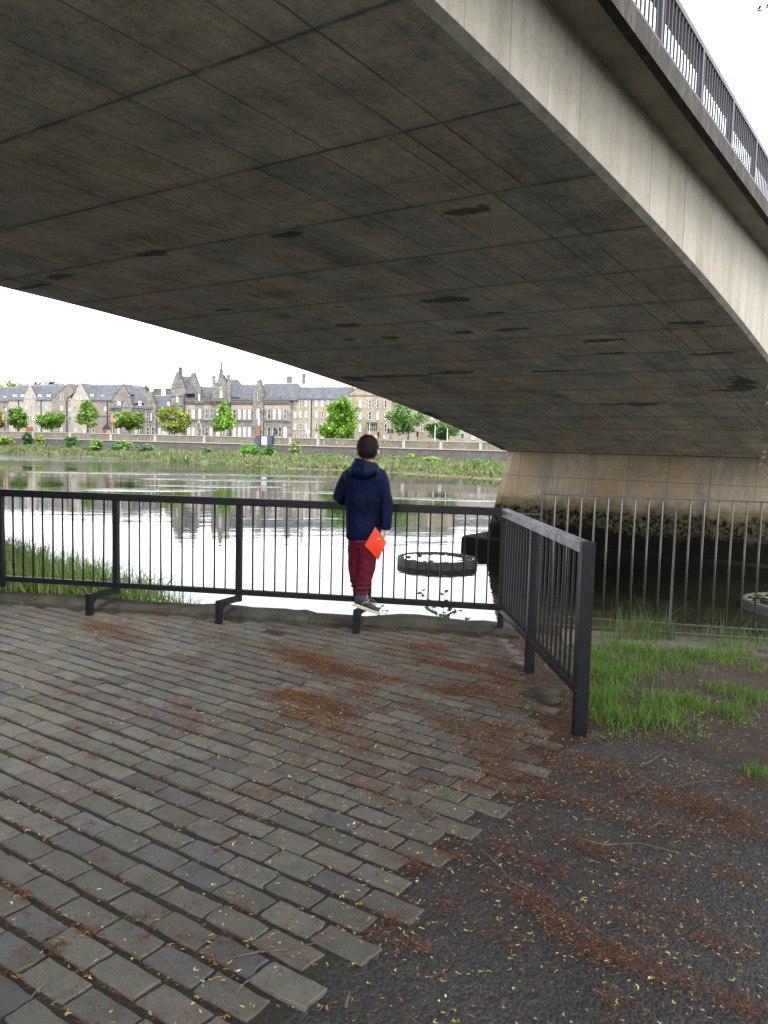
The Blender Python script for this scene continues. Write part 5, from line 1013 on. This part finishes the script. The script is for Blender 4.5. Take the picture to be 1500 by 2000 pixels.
# --- foliage builder for trees and bushes
def crown_pts(cx, cy, cz, rx, ry, rz, n, shape, ncl=44):
    q_ = RNG.normal(0, 1, (ncl, 3)); q_ /= np.linalg.norm(q_, axis=1)[:, None]; q_ *= (RNG.random(ncl)**.38)[:, None]*.80
    if shape == 'cone': k = np.clip(1.25-(q_[:, 2]+1)*.55, .18, 1.2); q_[:, 0] *= k; q_[:, 1] *= k
    if shape == 'dome': q_[:, 2] = np.where(q_[:, 2] < -.6, -.6+(q_[:, 2]+.6)*.2, q_[:, 2])
    m = n//ncl; P_ = []; C_ = []
    for c_ in q_:
        r_ = RNG.normal(0, 1, (m, 3)); r_ /= np.linalg.norm(r_, axis=1)[:, None]; r_ *= (RNG.random(m)**.5)[:, None]*RNG.uniform(.20, .36); r_[:, 2] *= .72
        P_.append(c_+r_); C_.append(np.full(m, math.exp(random.gauss(0, .22))))
    P_ = np.concatenate(P_); k = np.concatenate(C_); return P_*np.array([rx, ry, rz])+np.array([cx, cy, cz]), k
def far_tree(px, yt, yb, wpx, o, shape, base, label, name='street_tree', group='trees along the far street', n=3200, trunk=True, size=.75, yb2=866):
    e_t, _ = far(px, 850, o); zt = far(px, yt, o)[1]; zb = far(px, yb, o)[1]; D = (farw(e_t, o, 0)[1]); k = D/F_PX*1.0; zg = STREET if trunk else far(px, yb, o)[1]
    e = far_empty(name, e_t, o, zg); tag(e, label, 'tree' if trunk else 'bush', group); r = wpx*k/2/.93; rz = (zt-zb)/2; zc = (zt+zb)/2-zg
    P_, kk = crown_pts(0, 0, zc, r*1.14, r*1.0, rz*1.34, n, shape); V = leaf_quads(P_, size*1.2, None, .2, .6, .7); col = np.clip(np.array(base)*1.3*(kk*np.exp(RNG.normal(0, .16, len(kk))))[:, None], .004, .6)
    quads_obj('crown' if trunk else 'foliage', V, col, M_LEAF, e); mb = MB()
    if trunk:
        mb.tube([(0, 0, -.1), (.05, 0, max(.5, zb-zg)), (0, 0, zc+.2*rz)], [.24, .19, .08], 8)
        for i in range(7):
            a = i*.9; mb.tube([(0, 0, max(.4, zb-zg)+.15*i), (math.cos(a)*r*.3, math.sin(a)*r*.3, zc-rz*.3+.1*i), (math.cos(a)*r*.66, math.sin(a)*r*.66, zc+rz*.2*math.cos(i))], [.10, .07, .025], 5)
        mb.build('trunk', M_BARK, e)
    else:
        for i in range(5): a = i*1.3; mb.tube([(0, 0, -.2), (math.cos(a)*r*.3, math.sin(a)*r*.3, zc), (math.cos(a)*r*.5, math.sin(a)*r*.5, zc+rz*.5)], [.06, .04, .02], 4)
        mb.build('stem', M_BARK, e)
    return e
G1 = (.098, .185, .03); G2 = (.11, .18, .032); G3 = (.17, .20, .035); G4 = (.115, .225, .026); G5 = (.08, .155, .04)
far_tree(-3, 801, 836, 24, 5, 'dome', G1, 'green street tree cut by the left edge of the picture')
far_tree(35, 799, 838, 40, 5, 'dome', G1, 'round green street tree in front of the cream dormer block'); far_tree(100, 801, 837, 52, 5, 'dome', G1, 'wide low green street tree in front of the brown gable end')
far_tree(171, 784, 838, 52, 5, 'cone', G2, 'loose pointed green tree in front of the long brown apartment side'); far_tree(253, 800, 842, 58, 5, 'dome', G2, 'spreading green tree in front of the low grey wing')
far_tree(341, 795, 844, 62, 5, 'dome', G3, 'yellow green tree in front of the gothic tower block'); far_tree(437, 790, 846, 48, 5, 'cone', G4, 'narrow pointed bright green tree in front of the gothic range')
far_tree(665, 772, 856, 90, 5, 'cone', G4, 'largest bright green tree standing left of the boy\'s head', n=6000); far_tree(797, 790, 846, 80, 6, 'dome', G5, 'dull green airy tree under the bridge edge with slim trunk', n=2400); far_tree(862, 822, 860, 66, 10, 'dome', (.06, .13, .03), 'dark green tree farthest right beneath the bridge', n=2000)
for px, yt, yb, w_, o, lb in ((25, 745, 775, 60, 60, 'green tree rising behind the far left roof'), (258, 755, 785, 44, 45, 'tree crown behind the roofs left of the tower'), (283, 757, 790, 30, 48, 'second smaller tree crown behind the roofs beside the chimney'), (95, 744, 770, 80, 120, 'distant dark trees behind the dormer block roof'), (207, 752, 775, 50, 110, 'distant tree tops behind the long apartment roof')):
    far_tree(px, yt, yb, w_, o, 'dome', G2 if 'dark' not in lb else (.05, .085, .04), lb, 'tree', 'trees behind the roofs', 1500, True, 1.0)
M_HILL = pm('wooded_hill', (.05, .075, .045), (.085, .11, .07), .03, .95, .8, 3, .15)
mb = MB(); gx = np.linspace(-700, 200, 80); rows = [(560, 0), (640, .75), (720, 1), (860, .6)]
mb.add([(x, y, 3+(13+18*math.exp(-((x+270)/130)**2)+6*fbm(x, y, .01)+1.5*fbm(x, y, .08))*h) for y, h in rows for x in gx], [(j*80+i, j*80+i+1, (j+1)*80+i+1, (j+1)*80+i) for j in range(3) for i in range(79)], None, True); tag(mb.build('hill', M_HILL), kind='structure')
# --- bushes on the bank
for i, (px, yt, yb, w_, col, lb) in enumerate([(8, 853, 868, 36, (.10, .15, .03), 'olive bush at the left picture edge below the parapet'), (53, 846, 870, 14, (.035, .08, .02), 'dark upright bush against the wall below the first pale pillar'), (77, 851, 869, 18, (.13, .17, .03), 'yellowish bush just right of the dark upright bush'), (139, 852, 873, 22, (.05, .11, .03), 'round dark green bush under the second pale pillar'), (187, 859, 877, 26, (.08, .15, .025), 'green bush in the reeds under the long apartment side'), (240, 862, 881, 34, (.065, .13, .035), 'wide green bush in the reeds below the low grey wing'), (285, 868, 884, 34, (.08, .14, .05), 'grey green bush in the reeds below the white van'), (402, 872, 886, 22, (.09, .14, .06), 'small pale bush in the reeds below the pointed tree'), (489, 866, 903, 36, (.06, .15, .02), 'largest bush at the waterside under the left navy gate'), (523, 872, 897, 24, (.045, .10, .02), 'dark bush at the foot of the right navy gate'), (578, 864, 893, 18, (.13, .17, .06), 'tall thin pale shrub below the tenement'), (597, 886, 897, 8, (.06, .15, .03), 'tiny bright green bush beside the tall pale shrub'), (780, 891, 905, 28, (.07, .19, .02), 'bright green bush right of the boy\'s shoulder'), (803, 888, 902, 16, (.12, .2, .03), 'light green bush next to the bright green one'), (840, 893, 906, 34, (.10, .18, .035), 'low wide bush in the middle of the right hand reeds'), (936, 897, 912, 26, (.07, .17, .02), 'bright bush on the bank next to the bridge pier'), (665, 893, 905, 40, (.11, .19, .04), 'bush on the bank half hidden by the boy\'s left shoulder')]):
    f_o = {8: -6, 53: -2, 77: -4, 139: -4}.get(px, -10 if px < 450 else -12 if px < 600 else -7)
    far_tree(px, yt, yb, w_*1.15, f_o, 'round', tuple(1.35*x for x in col), lb, 'bush', 'bushes on the far bank', 900, False, .6)
# --- street things
M_CORAL = pm('coral_banner', (.55, .16, .09), (.65, .22, .13), 2, .8, 0); M_REDB = pm('red_banner', (.45, .02, .05), (.55, .03, .07), 2, .8, 0); M_GREYP = pm('grey_post', (.28, .29, .3), (.36, .37, .38), 2, .5, 0)
for px, yt, lb in ((8.5, 798, 'dark lamp post with coral and black banner at the far left'), (222, 800, 'dark lamp post with coral banner left of the low grey wing'), (509, 806, 'lamp post with pale and red banner above the navy flood gates')):
    tp, zt = far(px, yt, 4); e = far_empty('street_lamp', tp, 4); tag(e, lb, 'street lamp', 'banner lamp posts on the far street'); H_ = zt-STREET
    mb = MB(); mb.tube([(0, 0, 0), (0, 0, H_)], [.11, .08], 8); mb.build('pole', M_PIPE, e); mb = MB(); mb.tube([(0, 0, H_), (0, 0, H_+.2), (0, 0, H_+.55), (0, 0, H_+.7)], [.12, .28, .3, .08], 8); mb.build('lantern', M_PIPE, e)
    zb = H_-1.6; mb = MB(); mb.box(-.85, -.14, -.03, .03, zb-2.3, zb); mb.build('banner', M_CORAL if px < 400 else M_PALE, e); mb = MB(); mb.box(-.85, -.14, -.03, .03, zb-3.3, zb-2.31); mb.build('banner_foot', M_REDB, e); mb = MB(); mb.box(-.9, 0, -.03, .03, zb+.01, zb+.08); mb.build('arm', M_PIPE, e)
for px, yt, two, lb in ((763, 837, 1, 'twin headed black traffic signal right of the bay window'), (739.5, 844, 0, 'black traffic signal with yellow box just above the boy\'s head'), (816, 843, 0, 'black traffic signal under the airy trees'), (541, 839, 0, 'small black traffic signal in front of the gothic range right end')):
    tp, zt = far(px, yt, 6); e = far_empty('traffic_light', tp, 6); tag(e, lb, 'traffic light', 'traffic signals on the far street'); H_ = zt-STREET
    mb = MB(); mb.tube([(0, 0, 0), (0, 0, H_)], .08, 7); mb.build('pole', M_PIPE, e)
    for x in ((-.55, .55) if two else (0,)):
        mb = MB(); mb.box(x-.28, x+.28, -.32, -.06, H_-1.35, H_, None, .04); h_ = mb.build('signal_head', M_PIPE, e)
        for zz in (.25, .67, 1.1): mb = MB(); mb.tube([(x, -.46, H_-zz), (x, -.33, H_-zz)], .15, 10, None, False); mb.build('visor', M_PIPE, h_)
    if px == 739.5: mb = MB(); mb.box(-.95, -.35, -.2, 0, H_-1.7, H_-.9); mb.build('push_button_box', pm('yellow_box', (.6, .42, .03), (.65, .47, .05), 2), e)
for px, yt, lb in ((722, 828, 'slim pale grey lamp column left of the bay window'), (850, 832, 'pale grey column among the right hand trees'), (874, 838, 'thick grey column farthest right under the bridge edge'), (601, 838, 'grey post with small sign plate in front of the tenement'), (790, 838, 'thin pale column under the airy tree')):
    tp, zt = far(px, yt, 5); e = far_empty('lamp_column', tp, 5); tag(e, lb, 'post', 'plain posts on the far street'); H_ = zt-STREET
    mb = MB(); mb.tube([(0, 0, 0), (0, 0, .9), (0, 0, 1.), (0, 0, H_)], [.2, .2, .13, .11], 8); mb.build('pole', M_GREYP, e)
    if px == 601: mb = MB(); mb.box(-.7, .9, -.08, .02, H_-1.2, H_-.1); mb.build('sign_plate', M_GREYP, e)
    else: mb = MB(); mb.ell((0, 0, H_+.08), (.2, .2, .14), 8, 6); mb.build('cap', M_GREYP, e)
# white van behind the wall
tp, zt = far(331, 842, 9); e = far_empty('van', tp, 9); tag(e, 'white van whose roof shows over the wall in front of the low grey wing', 'van'); H_ = zt-STREET
mb = MB(); prof = [(-2.3, .45), (2.1, .45), (2.25, .9), (2.15, 1.3*H_/2.2), (1.5, 1.42*H_/2.2), (.75, H_*.97), (.5, H_), (-2.1, H_), (-2.3, H_*.9)]; mb.prism(prof, -.9, .9); mb.build('body', M_WHITE, e)
mb = MB(); mb.add([(1.52, -.8, 1.46*H_/2.2), (.8, -.8, H_*.955), (.8, .8, H_*.955), (1.52, .8, 1.46*H_/2.2)], [(0, 1, 2, 3)]); mb.v = [(x+.03, y, z+.02) for x, y, z in mb.v]; mb.build('windscreen', M_GLASS, e)
mb = MB(); mb.box(.35, 1.05, -.915, -.9, 1.45, H_*.9); mb.build('side_window', M_GLASS, e)
for x in (-1.5, 1.45):
    for y in (-.8, .8): mb = MB(); mb.tube([(x, y-.1, .33), (x, y+.1, .33)], .33, 16, None, True, False); w_ = mb.build('wheel', M_PIPE, e)
# kiosk with pointed roof
tp, zt = far(208, 827, 12); e = far_empty('kiosk', tp, 12); tag(e, 'small kiosk with dark pyramid roof and red front beside the apartments', 'kiosk'); H_ = zt-STREET
mb = MB(); mb.box(-.95, .95, -.8, .8, 0, H_*.62); mb.build('wall', M_TRIM, e); mb = MB(); mb.add([(-1.15, -1.1, H_*.6), (1.15, -1.1, H_*.6), (1.15, 1.1, H_*.6), (-1.15, 1.1, H_*.6), (0, 0, H_)], [(0, 1, 4), (1, 2, 4), (2, 3, 4), (3, 0, 4), (3, 2, 1, 0)]); mb.build('roof', M_PIPE, e); mb = MB(); mb.box(-.75, .75, -.84, -.8, .9, H_*.55); mb.build('shutter', M_REDB, e)
# ================================================================== THE BOY
YB0 = 6.70
PB0 = Vector(atY(708, 1178, YB0)); boy = empty('person', tuple(PB0)); tag(boy, 'boy in navy hooded jacket and burgundy trousers standing on the railing bracket facing the river', 'person')
def bp(px, py, y=YB0): return Vector(atY(px, py, y))-PB0
PXM = YB0/F_PX
M_SKIN = pm('skin', (.42, .24, .17), (.5, .30, .22), 6, .5, .1, .002); M_HAIR = pm('dark_brown_hair', (.0035, .0025, .002), (.013, .0085, .006), 30, .6, .9, .008, 90, stretch=(1, 1, .2), spec=.15)
t = NT('navy_nylon'); v = t.coord(); n1 = t.noise(v, 5, 4); c = t.ramp(n1, [(.3, (.0010, .0031, .0150)), (.7, (.0019, .0058, .0260))]); t.color(c); t.set(Roughness=.6); t.p.inputs['Specular IOR Level'].default_value = .07; m3 = t.node('ShaderNodeMapping'); m3.inputs['Scale'].default_value = (1, 1, .8); t.lk(v, m3.inputs[0]); b_ = t.bump(t.noise(m3.outputs[0], 7, 3, .5), .5, .03); t.bump(t.noise(v, 260, 2), .12, .001, b_); M_NYL = t.m
t = NT('burgundy_cotton'); v = t.coord(); n1 = t.noise(v, 7, 4); c = t.ramp(n1, [(.3, (.065, .0035, .011)), (.7, (.115, .006, .019))]); t.color(c); t.set(Roughness=.8); t.p.inputs['Specular IOR Level'].default_value = .2; m3 = t.node('ShaderNodeMapping'); m3.inputs['Scale'].default_value = (1, 1, 2.4); t.lk(v, m3.inputs[0]); t.bump(t.noise(m3.outputs[0], 12, 3), .6, .025); M_BURG = t.m
M_SHOE = pm('charcoal_suede', (.018, .021, .028), (.035, .04, .05), 14, .8, .3, .002); M_SOLE = pm('cream_rubber', (.42, .36, .28), (.55, .49, .40), 12, .7, .1, .001); M_TANL = pm('tan_trim', (.30, .19, .09), (.36, .24, .12), 9, .7, 0); M_LACE = pm('grey_lace', (.25, .26, .3), (.35, .36, .4), 9, .8, 0)
SH_R, EL_R, WR_R = bp(742, 932, 6.70), bp(753, 985, 6.66), bp(753, 1033, 6.60)
SH_L, EL_L, WR_L = bp(680, 932, 6.72), bp(658, 972, 6.74), bp(683, 981, 6.90)
HD = bp(718, 877, 6.72); NK = bp(715, 905, 6.70); CH = bp(711, 945, 6.71); PV = bp(709, 1045, 6.72)
HIP_R, KN_R, AN_R = bp(716, 1058, 6.70), bp(717, 1108, 6.69), bp(707, 1160, 6.68); HIP_L, KN_L, AN_L = bp(698, 1055, 6.76), bp(694, 1108, 6.80), bp(703, 1162, 6.84)
mb = MB()
def headf(u):
    v_ = Vector(u); fy = max(0, v_.y); v_.x *= 1-.10*max(0, -v_.z)*1.; 
    if v_.z < -.2: v_.y += .12*fy*0+.0; v_.x *= 1-.22*(-v_.z-.2)
    n_ = math.exp(-((v_.x/.16)**2+((v_.z+.12)/.20)**2))*fy; v_.y += .20*n_                                  # nose
    for sx_ in (-1, 1): v_.y -= .09*math.exp(-(((v_.x-sx_*.38)/.16)**2+((v_.z-.05)/.11)**2))*fy             # eye sockets
    v_.y += .06*math.exp(-((v_.x/.28)**2+((v_.z+.52)/.07)**2))*fy-.05*math.exp(-((v_.x/.28)**2+((v_.z+.44)/.03)**2))*fy   # lips
    v_.y += .10*math.exp(-((v_.x/.3)**2+((v_.z+.86)/.16)**2))*fy                                           # chin
    return v_
mb.ell(tuple(HD+Vector((0, .005, -.012))), (.079, .096, .112), 48, 32, None, headf)
for sx_ in (-1, 1): mb.ell(tuple(HD+Vector((sx_*.089, -.004, -.026))), (.013, .021, .032), 12, 8)
mb.tube([HD+Vector((0, -.01, -.05)), NK+Vector((0, 0, -.01)), CH+Vector((0, 0, .05))], [.052, .05, .075], 16)
mb.tube([CH+Vector((0, 0, .06)), CH, (CH+PV)/2, PV], [(.075, .125), (.08, .13), (.075, .11), (.08, .115)], 20)
for S, E_, W_ in ((SH_R, EL_R, WR_R), (SH_L, EL_L, WR_L)): mb.tube([CH+(S-CH)*.5+Vector((0, 0, .01)), S, S.lerp(E_, .5), E_, E_.lerp(W_, .4), W_], [.05, .047, .042, .036, .034, .024], 12)
for Hh, Kk, A_ in ((HIP_R, KN_R, AN_R), (HIP_L, KN_L, AN_L)): mb.tube([PV+(Hh-PV)*.6, Hh, Hh.lerp(Kk, .5), Kk, Kk.lerp(A_, .35), A_, A_+Vector((0, 0, -.03))], [.07, .068, .056, .044, .040, .030, .032], 14)
def hand(W_, d, side, thumbdir, curl):
    """palm along d, fingers spread along side, curling towards curl"""
    d = Vector(d).normalized(); side = Vector(side).normalized(); curl = Vector(curl).normalized(); pe = W_+d*.062
    mb.tube([W_-d*.012, W_+d*.012, W_+d*.04, pe+d*.008], [(.023, .016), (.029, .0145), (.034, .0135), (.032, .011)], 14)
    for i, L_ in enumerate((.055, .062, .058, .046)):
        o = side*(-.024+.0165*i); k0 = pe+o; k1 = k0+(d*.85+curl*.35+side*(i-1.5)*.06).normalized()*L_*.45; k2 = k1+(d*.6+curl*.85).normalized()*L_*.32; k3 = k2+(d*.25+curl*1.).normalized()*L_*.26
        mb.tube([k0-d*.02, k0, k1, k2, k3], [.0085, .0085, .0078, .0072, .0058], 8)
    th = Vector(thumbdir).normalized(); t0 = W_+d*.022-side*.026; t1 = t0+(th*.7+d*.5-side*.3).normalized()*.026; t2 = t1+(th+d*.6).normalized()*.022; mb.tube([W_+d*.012-side*.014, t0, t1, t2], [.011, .0105, .009, .0075], 8)
hand(WR_R+Vector((-.001, 0, -.008)), (-.30, -.03, -1), (.25, .80, -.25), (-.15, -.1, -.35), (-1., -.03, .12))
hand(WR_L, (.75, .45, -.15), (.45, -.8, 0), (.1, -.3, .2), (.15, .2, -1))
body = link(bpy.data.objects.new('body', remeshed(mb, 'body', .0045, 2)), boy); body.data.materials.append(M_SKIN)
for sx_ in (-1, 1):
    m2 = MB(); m2.ell(tuple(HD+Vector((sx_*.030, .088, -.004))), (.0115, .010, .010), 12, 8); m2.build('eye', pm('eye_white%d' % sx_, (.6, .6, .58), (.65, .65, .62), 3, .2, 0), boy)
# hair: cap plus many short strands following the head
m2 = MB()
def hairf(u):
    v_ = Vector(u); k = 1.0
    if v_.y > .35 and v_.z < .45: k = .80
    if abs(v_.x) > .5 and v_.z < .02 and v_.y > -.42: k = .76
    if v_.z < -.45: k *= 1-.22*min(1, (-.45-v_.z)/.4)
    return v_*k*(1+.02*noise.noise(Vector(u)*5))
m2.ell(tuple(HD+Vector((0, -.006, .002))), (.090, .108, .118), 48, 32, None, hairf); cap = remeshed(m2, 'hair', .006, 2); hair = link(bpy.data.objects.new('hair', cap), boy); cap.materials.append(M_HAIR)
V = []; 
for _ in range(3800):
    u = Vector((random.gauss(0, 1), random.gauss(0, 1), random.gauss(.25, 1))).normalized()
    if u.y > .3 and u.z < .5: continue
    if u.z < -.6 or (abs(u.x) > .5 and u.z < .05 and u.y > -.42): continue
    c_ = HD+Vector((0, -.006, .002)); q0 = c_+Vector((u.x*.0905, u.y*.1085, u.z*.1185)); dn = Vector((u.x*.5+.25*random.gauss(0, 1), u.y*.5-.15, -1.1)); dn = (dn-u*dn.dot(u)).normalized(); L_ = random.uniform(.018, .036); q1 = q0+dn*L_*.5+u*.003; u2 = (q0+dn*L_-c_); q2 = c_+Vector((u2.x, u2.y, u2.z))*1.01+u*.001
    w_ = dn.cross(u).normalized()*.0016; V.append([q0-w_, q0+w_, q1+w_*.9, q1-w_*.9]); V.append([q1-w_*.9, q1+w_*.9, q2+w_*.3, q2-w_*.3])
o = quads_obj('hair_strands', np.array([[list(p) for p in q_] for q_ in V]), np.full((len(V), 3), .5), M_HAIR, hair)
# jacket
mb = MB()
def ring_loft(rows, seg=28):
    vs = []; n = len(rows)
    for px, py, hw, hd, y in rows:
        c_ = bp(px, py, y)
        for k in range(seg):
            a = 2*math.pi*k/seg; ca, sa = math.cos(a), math.sin(a); ex = .85
            vs.append(c_+Vector((math.copysign(abs(ca)**ex, ca)*hw*PXM, math.copysign(abs(sa)**ex, sa)*hd, 0)))
    fs = [(i*seg+k, i*seg+(k+1) % seg, (i+1)*seg+(k+1) % seg, (i+1)*seg+k) for i in range(n-1) for k in range(seg)]
    fs = [f[::-1] for f in fs][::1]; mb.add(vs, [f[::-1] for f in fs]+[tuple(range(seg)), tuple(range(n*seg-1, (n-1)*seg-1, -1))], None, True)
ring_loft([(714, 908, 20, .075, 6.70), (712, 914, 31, .09, 6.70), (711, 921, 38, .105, 6.70), (711, 932, 40, .118, 6.70), (711, 950, 39, .125, 6.71), (711, 975, 36.5, .125, 6.71), (711, 1000, 35.5, .120, 6.72), (711, 1022, 36, .12, 6.72), (710, 1040, 34.5, .122, 6.72), (709, 1051, 32.5, .118, 6.72), (709.5, 1053, 31, .11, 6.72)])
mb.tube([bp(728, 922, 6.70), SH_R+Vector((.0, 0, .012)), SH_R.lerp(EL_R, .35)+Vector((.006, 0, 0)), SH_R.lerp(EL_R, .75)+Vector((.008, 0, 0)), EL_R+Vector((.006, 0, 0)), EL_R.lerp(WR_R, .35)+Vector((.003, 0, 0)), EL_R.lerp(WR_R, .75), WR_R+Vector((0, 0, .004)), WR_R+Vector((0, 0, -.008))], [.062, .062, .064, .061, .058, .056, .050, .043, .040], 18)
mb.tube([bp(694, 924, 6.71), SH_L+Vector((0, 0, .010)), SH_L.lerp(EL_L, .45), EL_L+Vector((.010, 0, .006)), EL_L.lerp(WR_L, .4)+Vector((0, 0, .010)), WR_L+Vector((-.01, 0, .004)), WR_L], [.060, .060, .060, .052, .052, .042, .039], 18)
# hood resting on the shoulders: outer roll and neck collar
for pts, rr in (([(685, 915, 6.66), (692, 921, 6.58), (712, 925, 6.555), (731, 921, 6.59), (736, 912, 6.67)], [.026, .040, .046, .038, .024]), ([(695, 899, 6.72), (698, 903, 6.64), (712, 909, 6.60), (728, 911, 6.63), (733, 908, 6.71)], [.022, .036, .044, .034, .020]), ([(690, 907, 6.70), (695, 912, 6.61), (712, 917, 6.575), (731, 917, 6.61), (735, 911, 6.70)], [.024, .040, .046, .036, .022])):
    mb.tube([bp(*p) for p in pts], rr, 16)
def folds(co):
    q_ = Vector(co); return .007*noise.noise(Vector((q_.x*6+q_.z*4, q_.y*6, q_.z*8)))+.003*noise.noise(Vector((q_.x*14+q_.z*9, q_.y*14, q_.z*18)))
jk = remeshed(mb, 'jacket', .0075, 3, 0, folds); jacket = link(bpy.data.objects.new('jacket', jk), boy); jk.materials.append(M_NYL)
# cuff tab and back seam
m2 = MB(); m2.tube([WR_R+Vector((.040, -.0, .03)), WR_R+Vector((.046, 0, .012))], [.008, .007], 6); m2.build('cuff_tab', M_NYL, jacket)
# trousers
mb = MB()
mb.tube([bp(708, 1040, 6.72), bp(708, 1056, 6.72), bp(707, 1068, 6.73)], [(.105, .118), (.105, .120), (.095, .105)], 22)
mb.tube([bp(715, 1050, 6.70), HIP_R+Vector((.004, 0, -.01)), HIP_R.lerp(KN_R, .5)+Vector((.006, 0, 0)), KN_R+Vector((.002, 0, .02)), KN_R+Vector((-.004, 0, -.02)), KN_R.lerp(AN_R, .5), KN_R.lerp(AN_R, .85), AN_R+Vector((0, 0, .008)), AN_R+Vector((0, 0, -.006))], [.088, .088, .080, .074, .070, .060, .054, .050, .046], 20)
mb.tube([bp(699, 1048, 6.75), HIP_L, HIP_L.lerp(KN_L, .5), KN_L, KN_L.lerp(AN_L, .5)+Vector((-.012, 0, 0)), AN_L+Vector((-.006, 0, .02)), AN_L], [.080, .082, .074, .064, .052, .046, .044], 20)
def tfolds(co):
    zz = co.z; low = max(0, 1-abs(zz-.10)/.13); return .004*noise.noise(Vector((co.x*10, co.y*10, co.z*16)))+low*.007*math.sin(co.z*150+4*noise.noise(Vector((co.x*14, co.y*14, 1))))+.002*noise.noise(Vector(co)*30)
tm_ = remeshed(mb, 'trousers', .007, 2, 0, tfolds); o = link(bpy.data.objects.new('trousers', tm_), boy); tm_.materials.append(M_BURG)
# shoes
def shoe(heel, toe, roll):
    h = Vector(heel); t_ = Vector(toe); d = (t_-h).normalized(); L_ = (t_-h).length; up = Vector((0, 0, 1)); up = (up-d*up.dot(d)).normalized(); sd_ = d.cross(up)
    def pt(f, s, z): return h+d*L_*f+sd_*s+up*z
    prof = [(0, .020), (.04, .031), (.18, .035), (.38, .033), (.58, .042), (.75, .045), (.88, .040), (.96, .026), (1.0, .008)]
    out = [(f, w) for f, w in prof]+[(f, -w) for f, w in prof[::-1]]
    ms = MB(); n = len(out); vs = [pt(f, s*1.03, 0) for f, s in out]+[pt(f, s*1.05, .014) for f, s in out]+[pt(f, s, .024) for f, s in out]
    ms.add(vs, [tuple(range(n))[::-1], tuple(range(2*n, 3*n))]+[(i, (i+1) % n, n+(i+1) % n, n+i) for i in range(n)]+[(n+i, n+(i+1) % n, 2*n+(i+1) % n, 2*n+i) for i in range(n)], None, False)
    mu = MB(); rows = [(-.0, .03, .040, .10), (.08, .034, .040, .125), (.2, .036, .036, .135), (.33, .035, .02, .115), (.45, .037, .02, .085), (.6, .042, .02, .066), (.75, .043, .02, .056), (.88, .038, .02, .048), (.97, .022, .02, .038)]
    vs = []; seg = 14
    for f, w, _, top in rows:
        for k in range(seg): a = 2*math.pi*k/seg; vs.append(pt(f, math.cos(a)*w*(.9 if math.sin(a) > 0 else 1), .02+(top-.02)*(.5+.5*math.sin(a))))
    mu.add(vs, [((i+1)*seg+k, (i+1)*seg+(k+1) % seg, i*seg+(k+1) % seg, i*seg+k) for i in range(len(rows)-1) for k in range(seg)]+[tuple(range(seg)), tuple(range(len(vs)-1, len(vs)-seg-1, -1))], None, True)
    s_ = link(bpy.data.objects.new('shoe', remeshed(mu, 'shoe', .0055, 2)), boy); s_.data.materials.append(M_SHOE); ms.build('sole', M_SOLE, s_)
    ml = MB(); sgn = 1
    ml.tube([pt(.30, .034*sgn, .03), pt(.33, .037*sgn, .05), pt(.42, .034*sgn, .068), pt(.52, .028*sgn, .072)], .004, 6); ml.build('trim_stripe', M_TANL, s_)
    ml = MB()
    for i in range(4): f = .40+.075*i; zt = .103-.018*i; ml.tube([pt(f, .026, zt-.012), pt(f+.01, 0, zt+.003), pt(f, -.026, zt-.012)], .003, 5)
    ml.build('lace', M_LACE, s_)
shoe(bp(690, 1182, 6.66), bp(740, 1199, 6.64), 0); shoe(bp(694, 1176, 6.83), bp(735, 1182, 6.84), 0)
# folder in the right hand
fo = [atY(733, 1029, 6.585), atY(712.5, 1065, 6.60), atY(739, 1094.5, 6.575), atY(755, 1059.5, 6.56)]
A_, B_, C_, D_ = [Vector(p) for p in fo]; nrm = (B_-A_).cross(D_-A_).normalized(); G_ = 10; vs = []; T_ = .0035
for side in (0, 1):
    for i in range(G_+1):
        for j in range(G_+1):
            u_, w_ = i/G_, j/G_; p = A_*(1-u_)*(1-w_)+B_*u_*(1-w_)+C_*u_*w_+D_*(1-u_)*w_; vs.append(p+nrm*(side*T_+.012*math.sin(u_*math.pi)*w_-.006*math.sin(w_*3.1)))
g = G_+1; fs = [(i*g+j, i*g+j+1, (i+1)*g+j+1, (i+1)*g+j) for i in range(G_) for j in range(G_)]; fs2 = [tuple(x+g*g for x in f[::-1]) for f in fs]; ed_ = [j for j in range(g)]+[i*g+G_ for i in range(1, g)]+[G_*g+j for j in range(G_-1, -1, -1)]+[i*g for i in range(G_-1, 0, -1)]
mb = MB(); c0 = Vector(A_); mb.add([p-c0 for p in vs], fs+fs2+[(ed_[(k+1) % len(ed_)], ed_[k], ed_[k]+g*g, ed_[(k+1) % len(ed_)]+g*g) for k in range(len(ed_))], None, False)
t = NT('orange_red_plastic'); t.color((.72, .045, .018)); t.set(Roughness=.45); t.p.inputs['Specular IOR Level'].default_value = .3; o = mb.build('folder', t.m); o.location = c0
tag(o, 'bright orange red plastic folder held in the boy\'s right hand', 'folder')
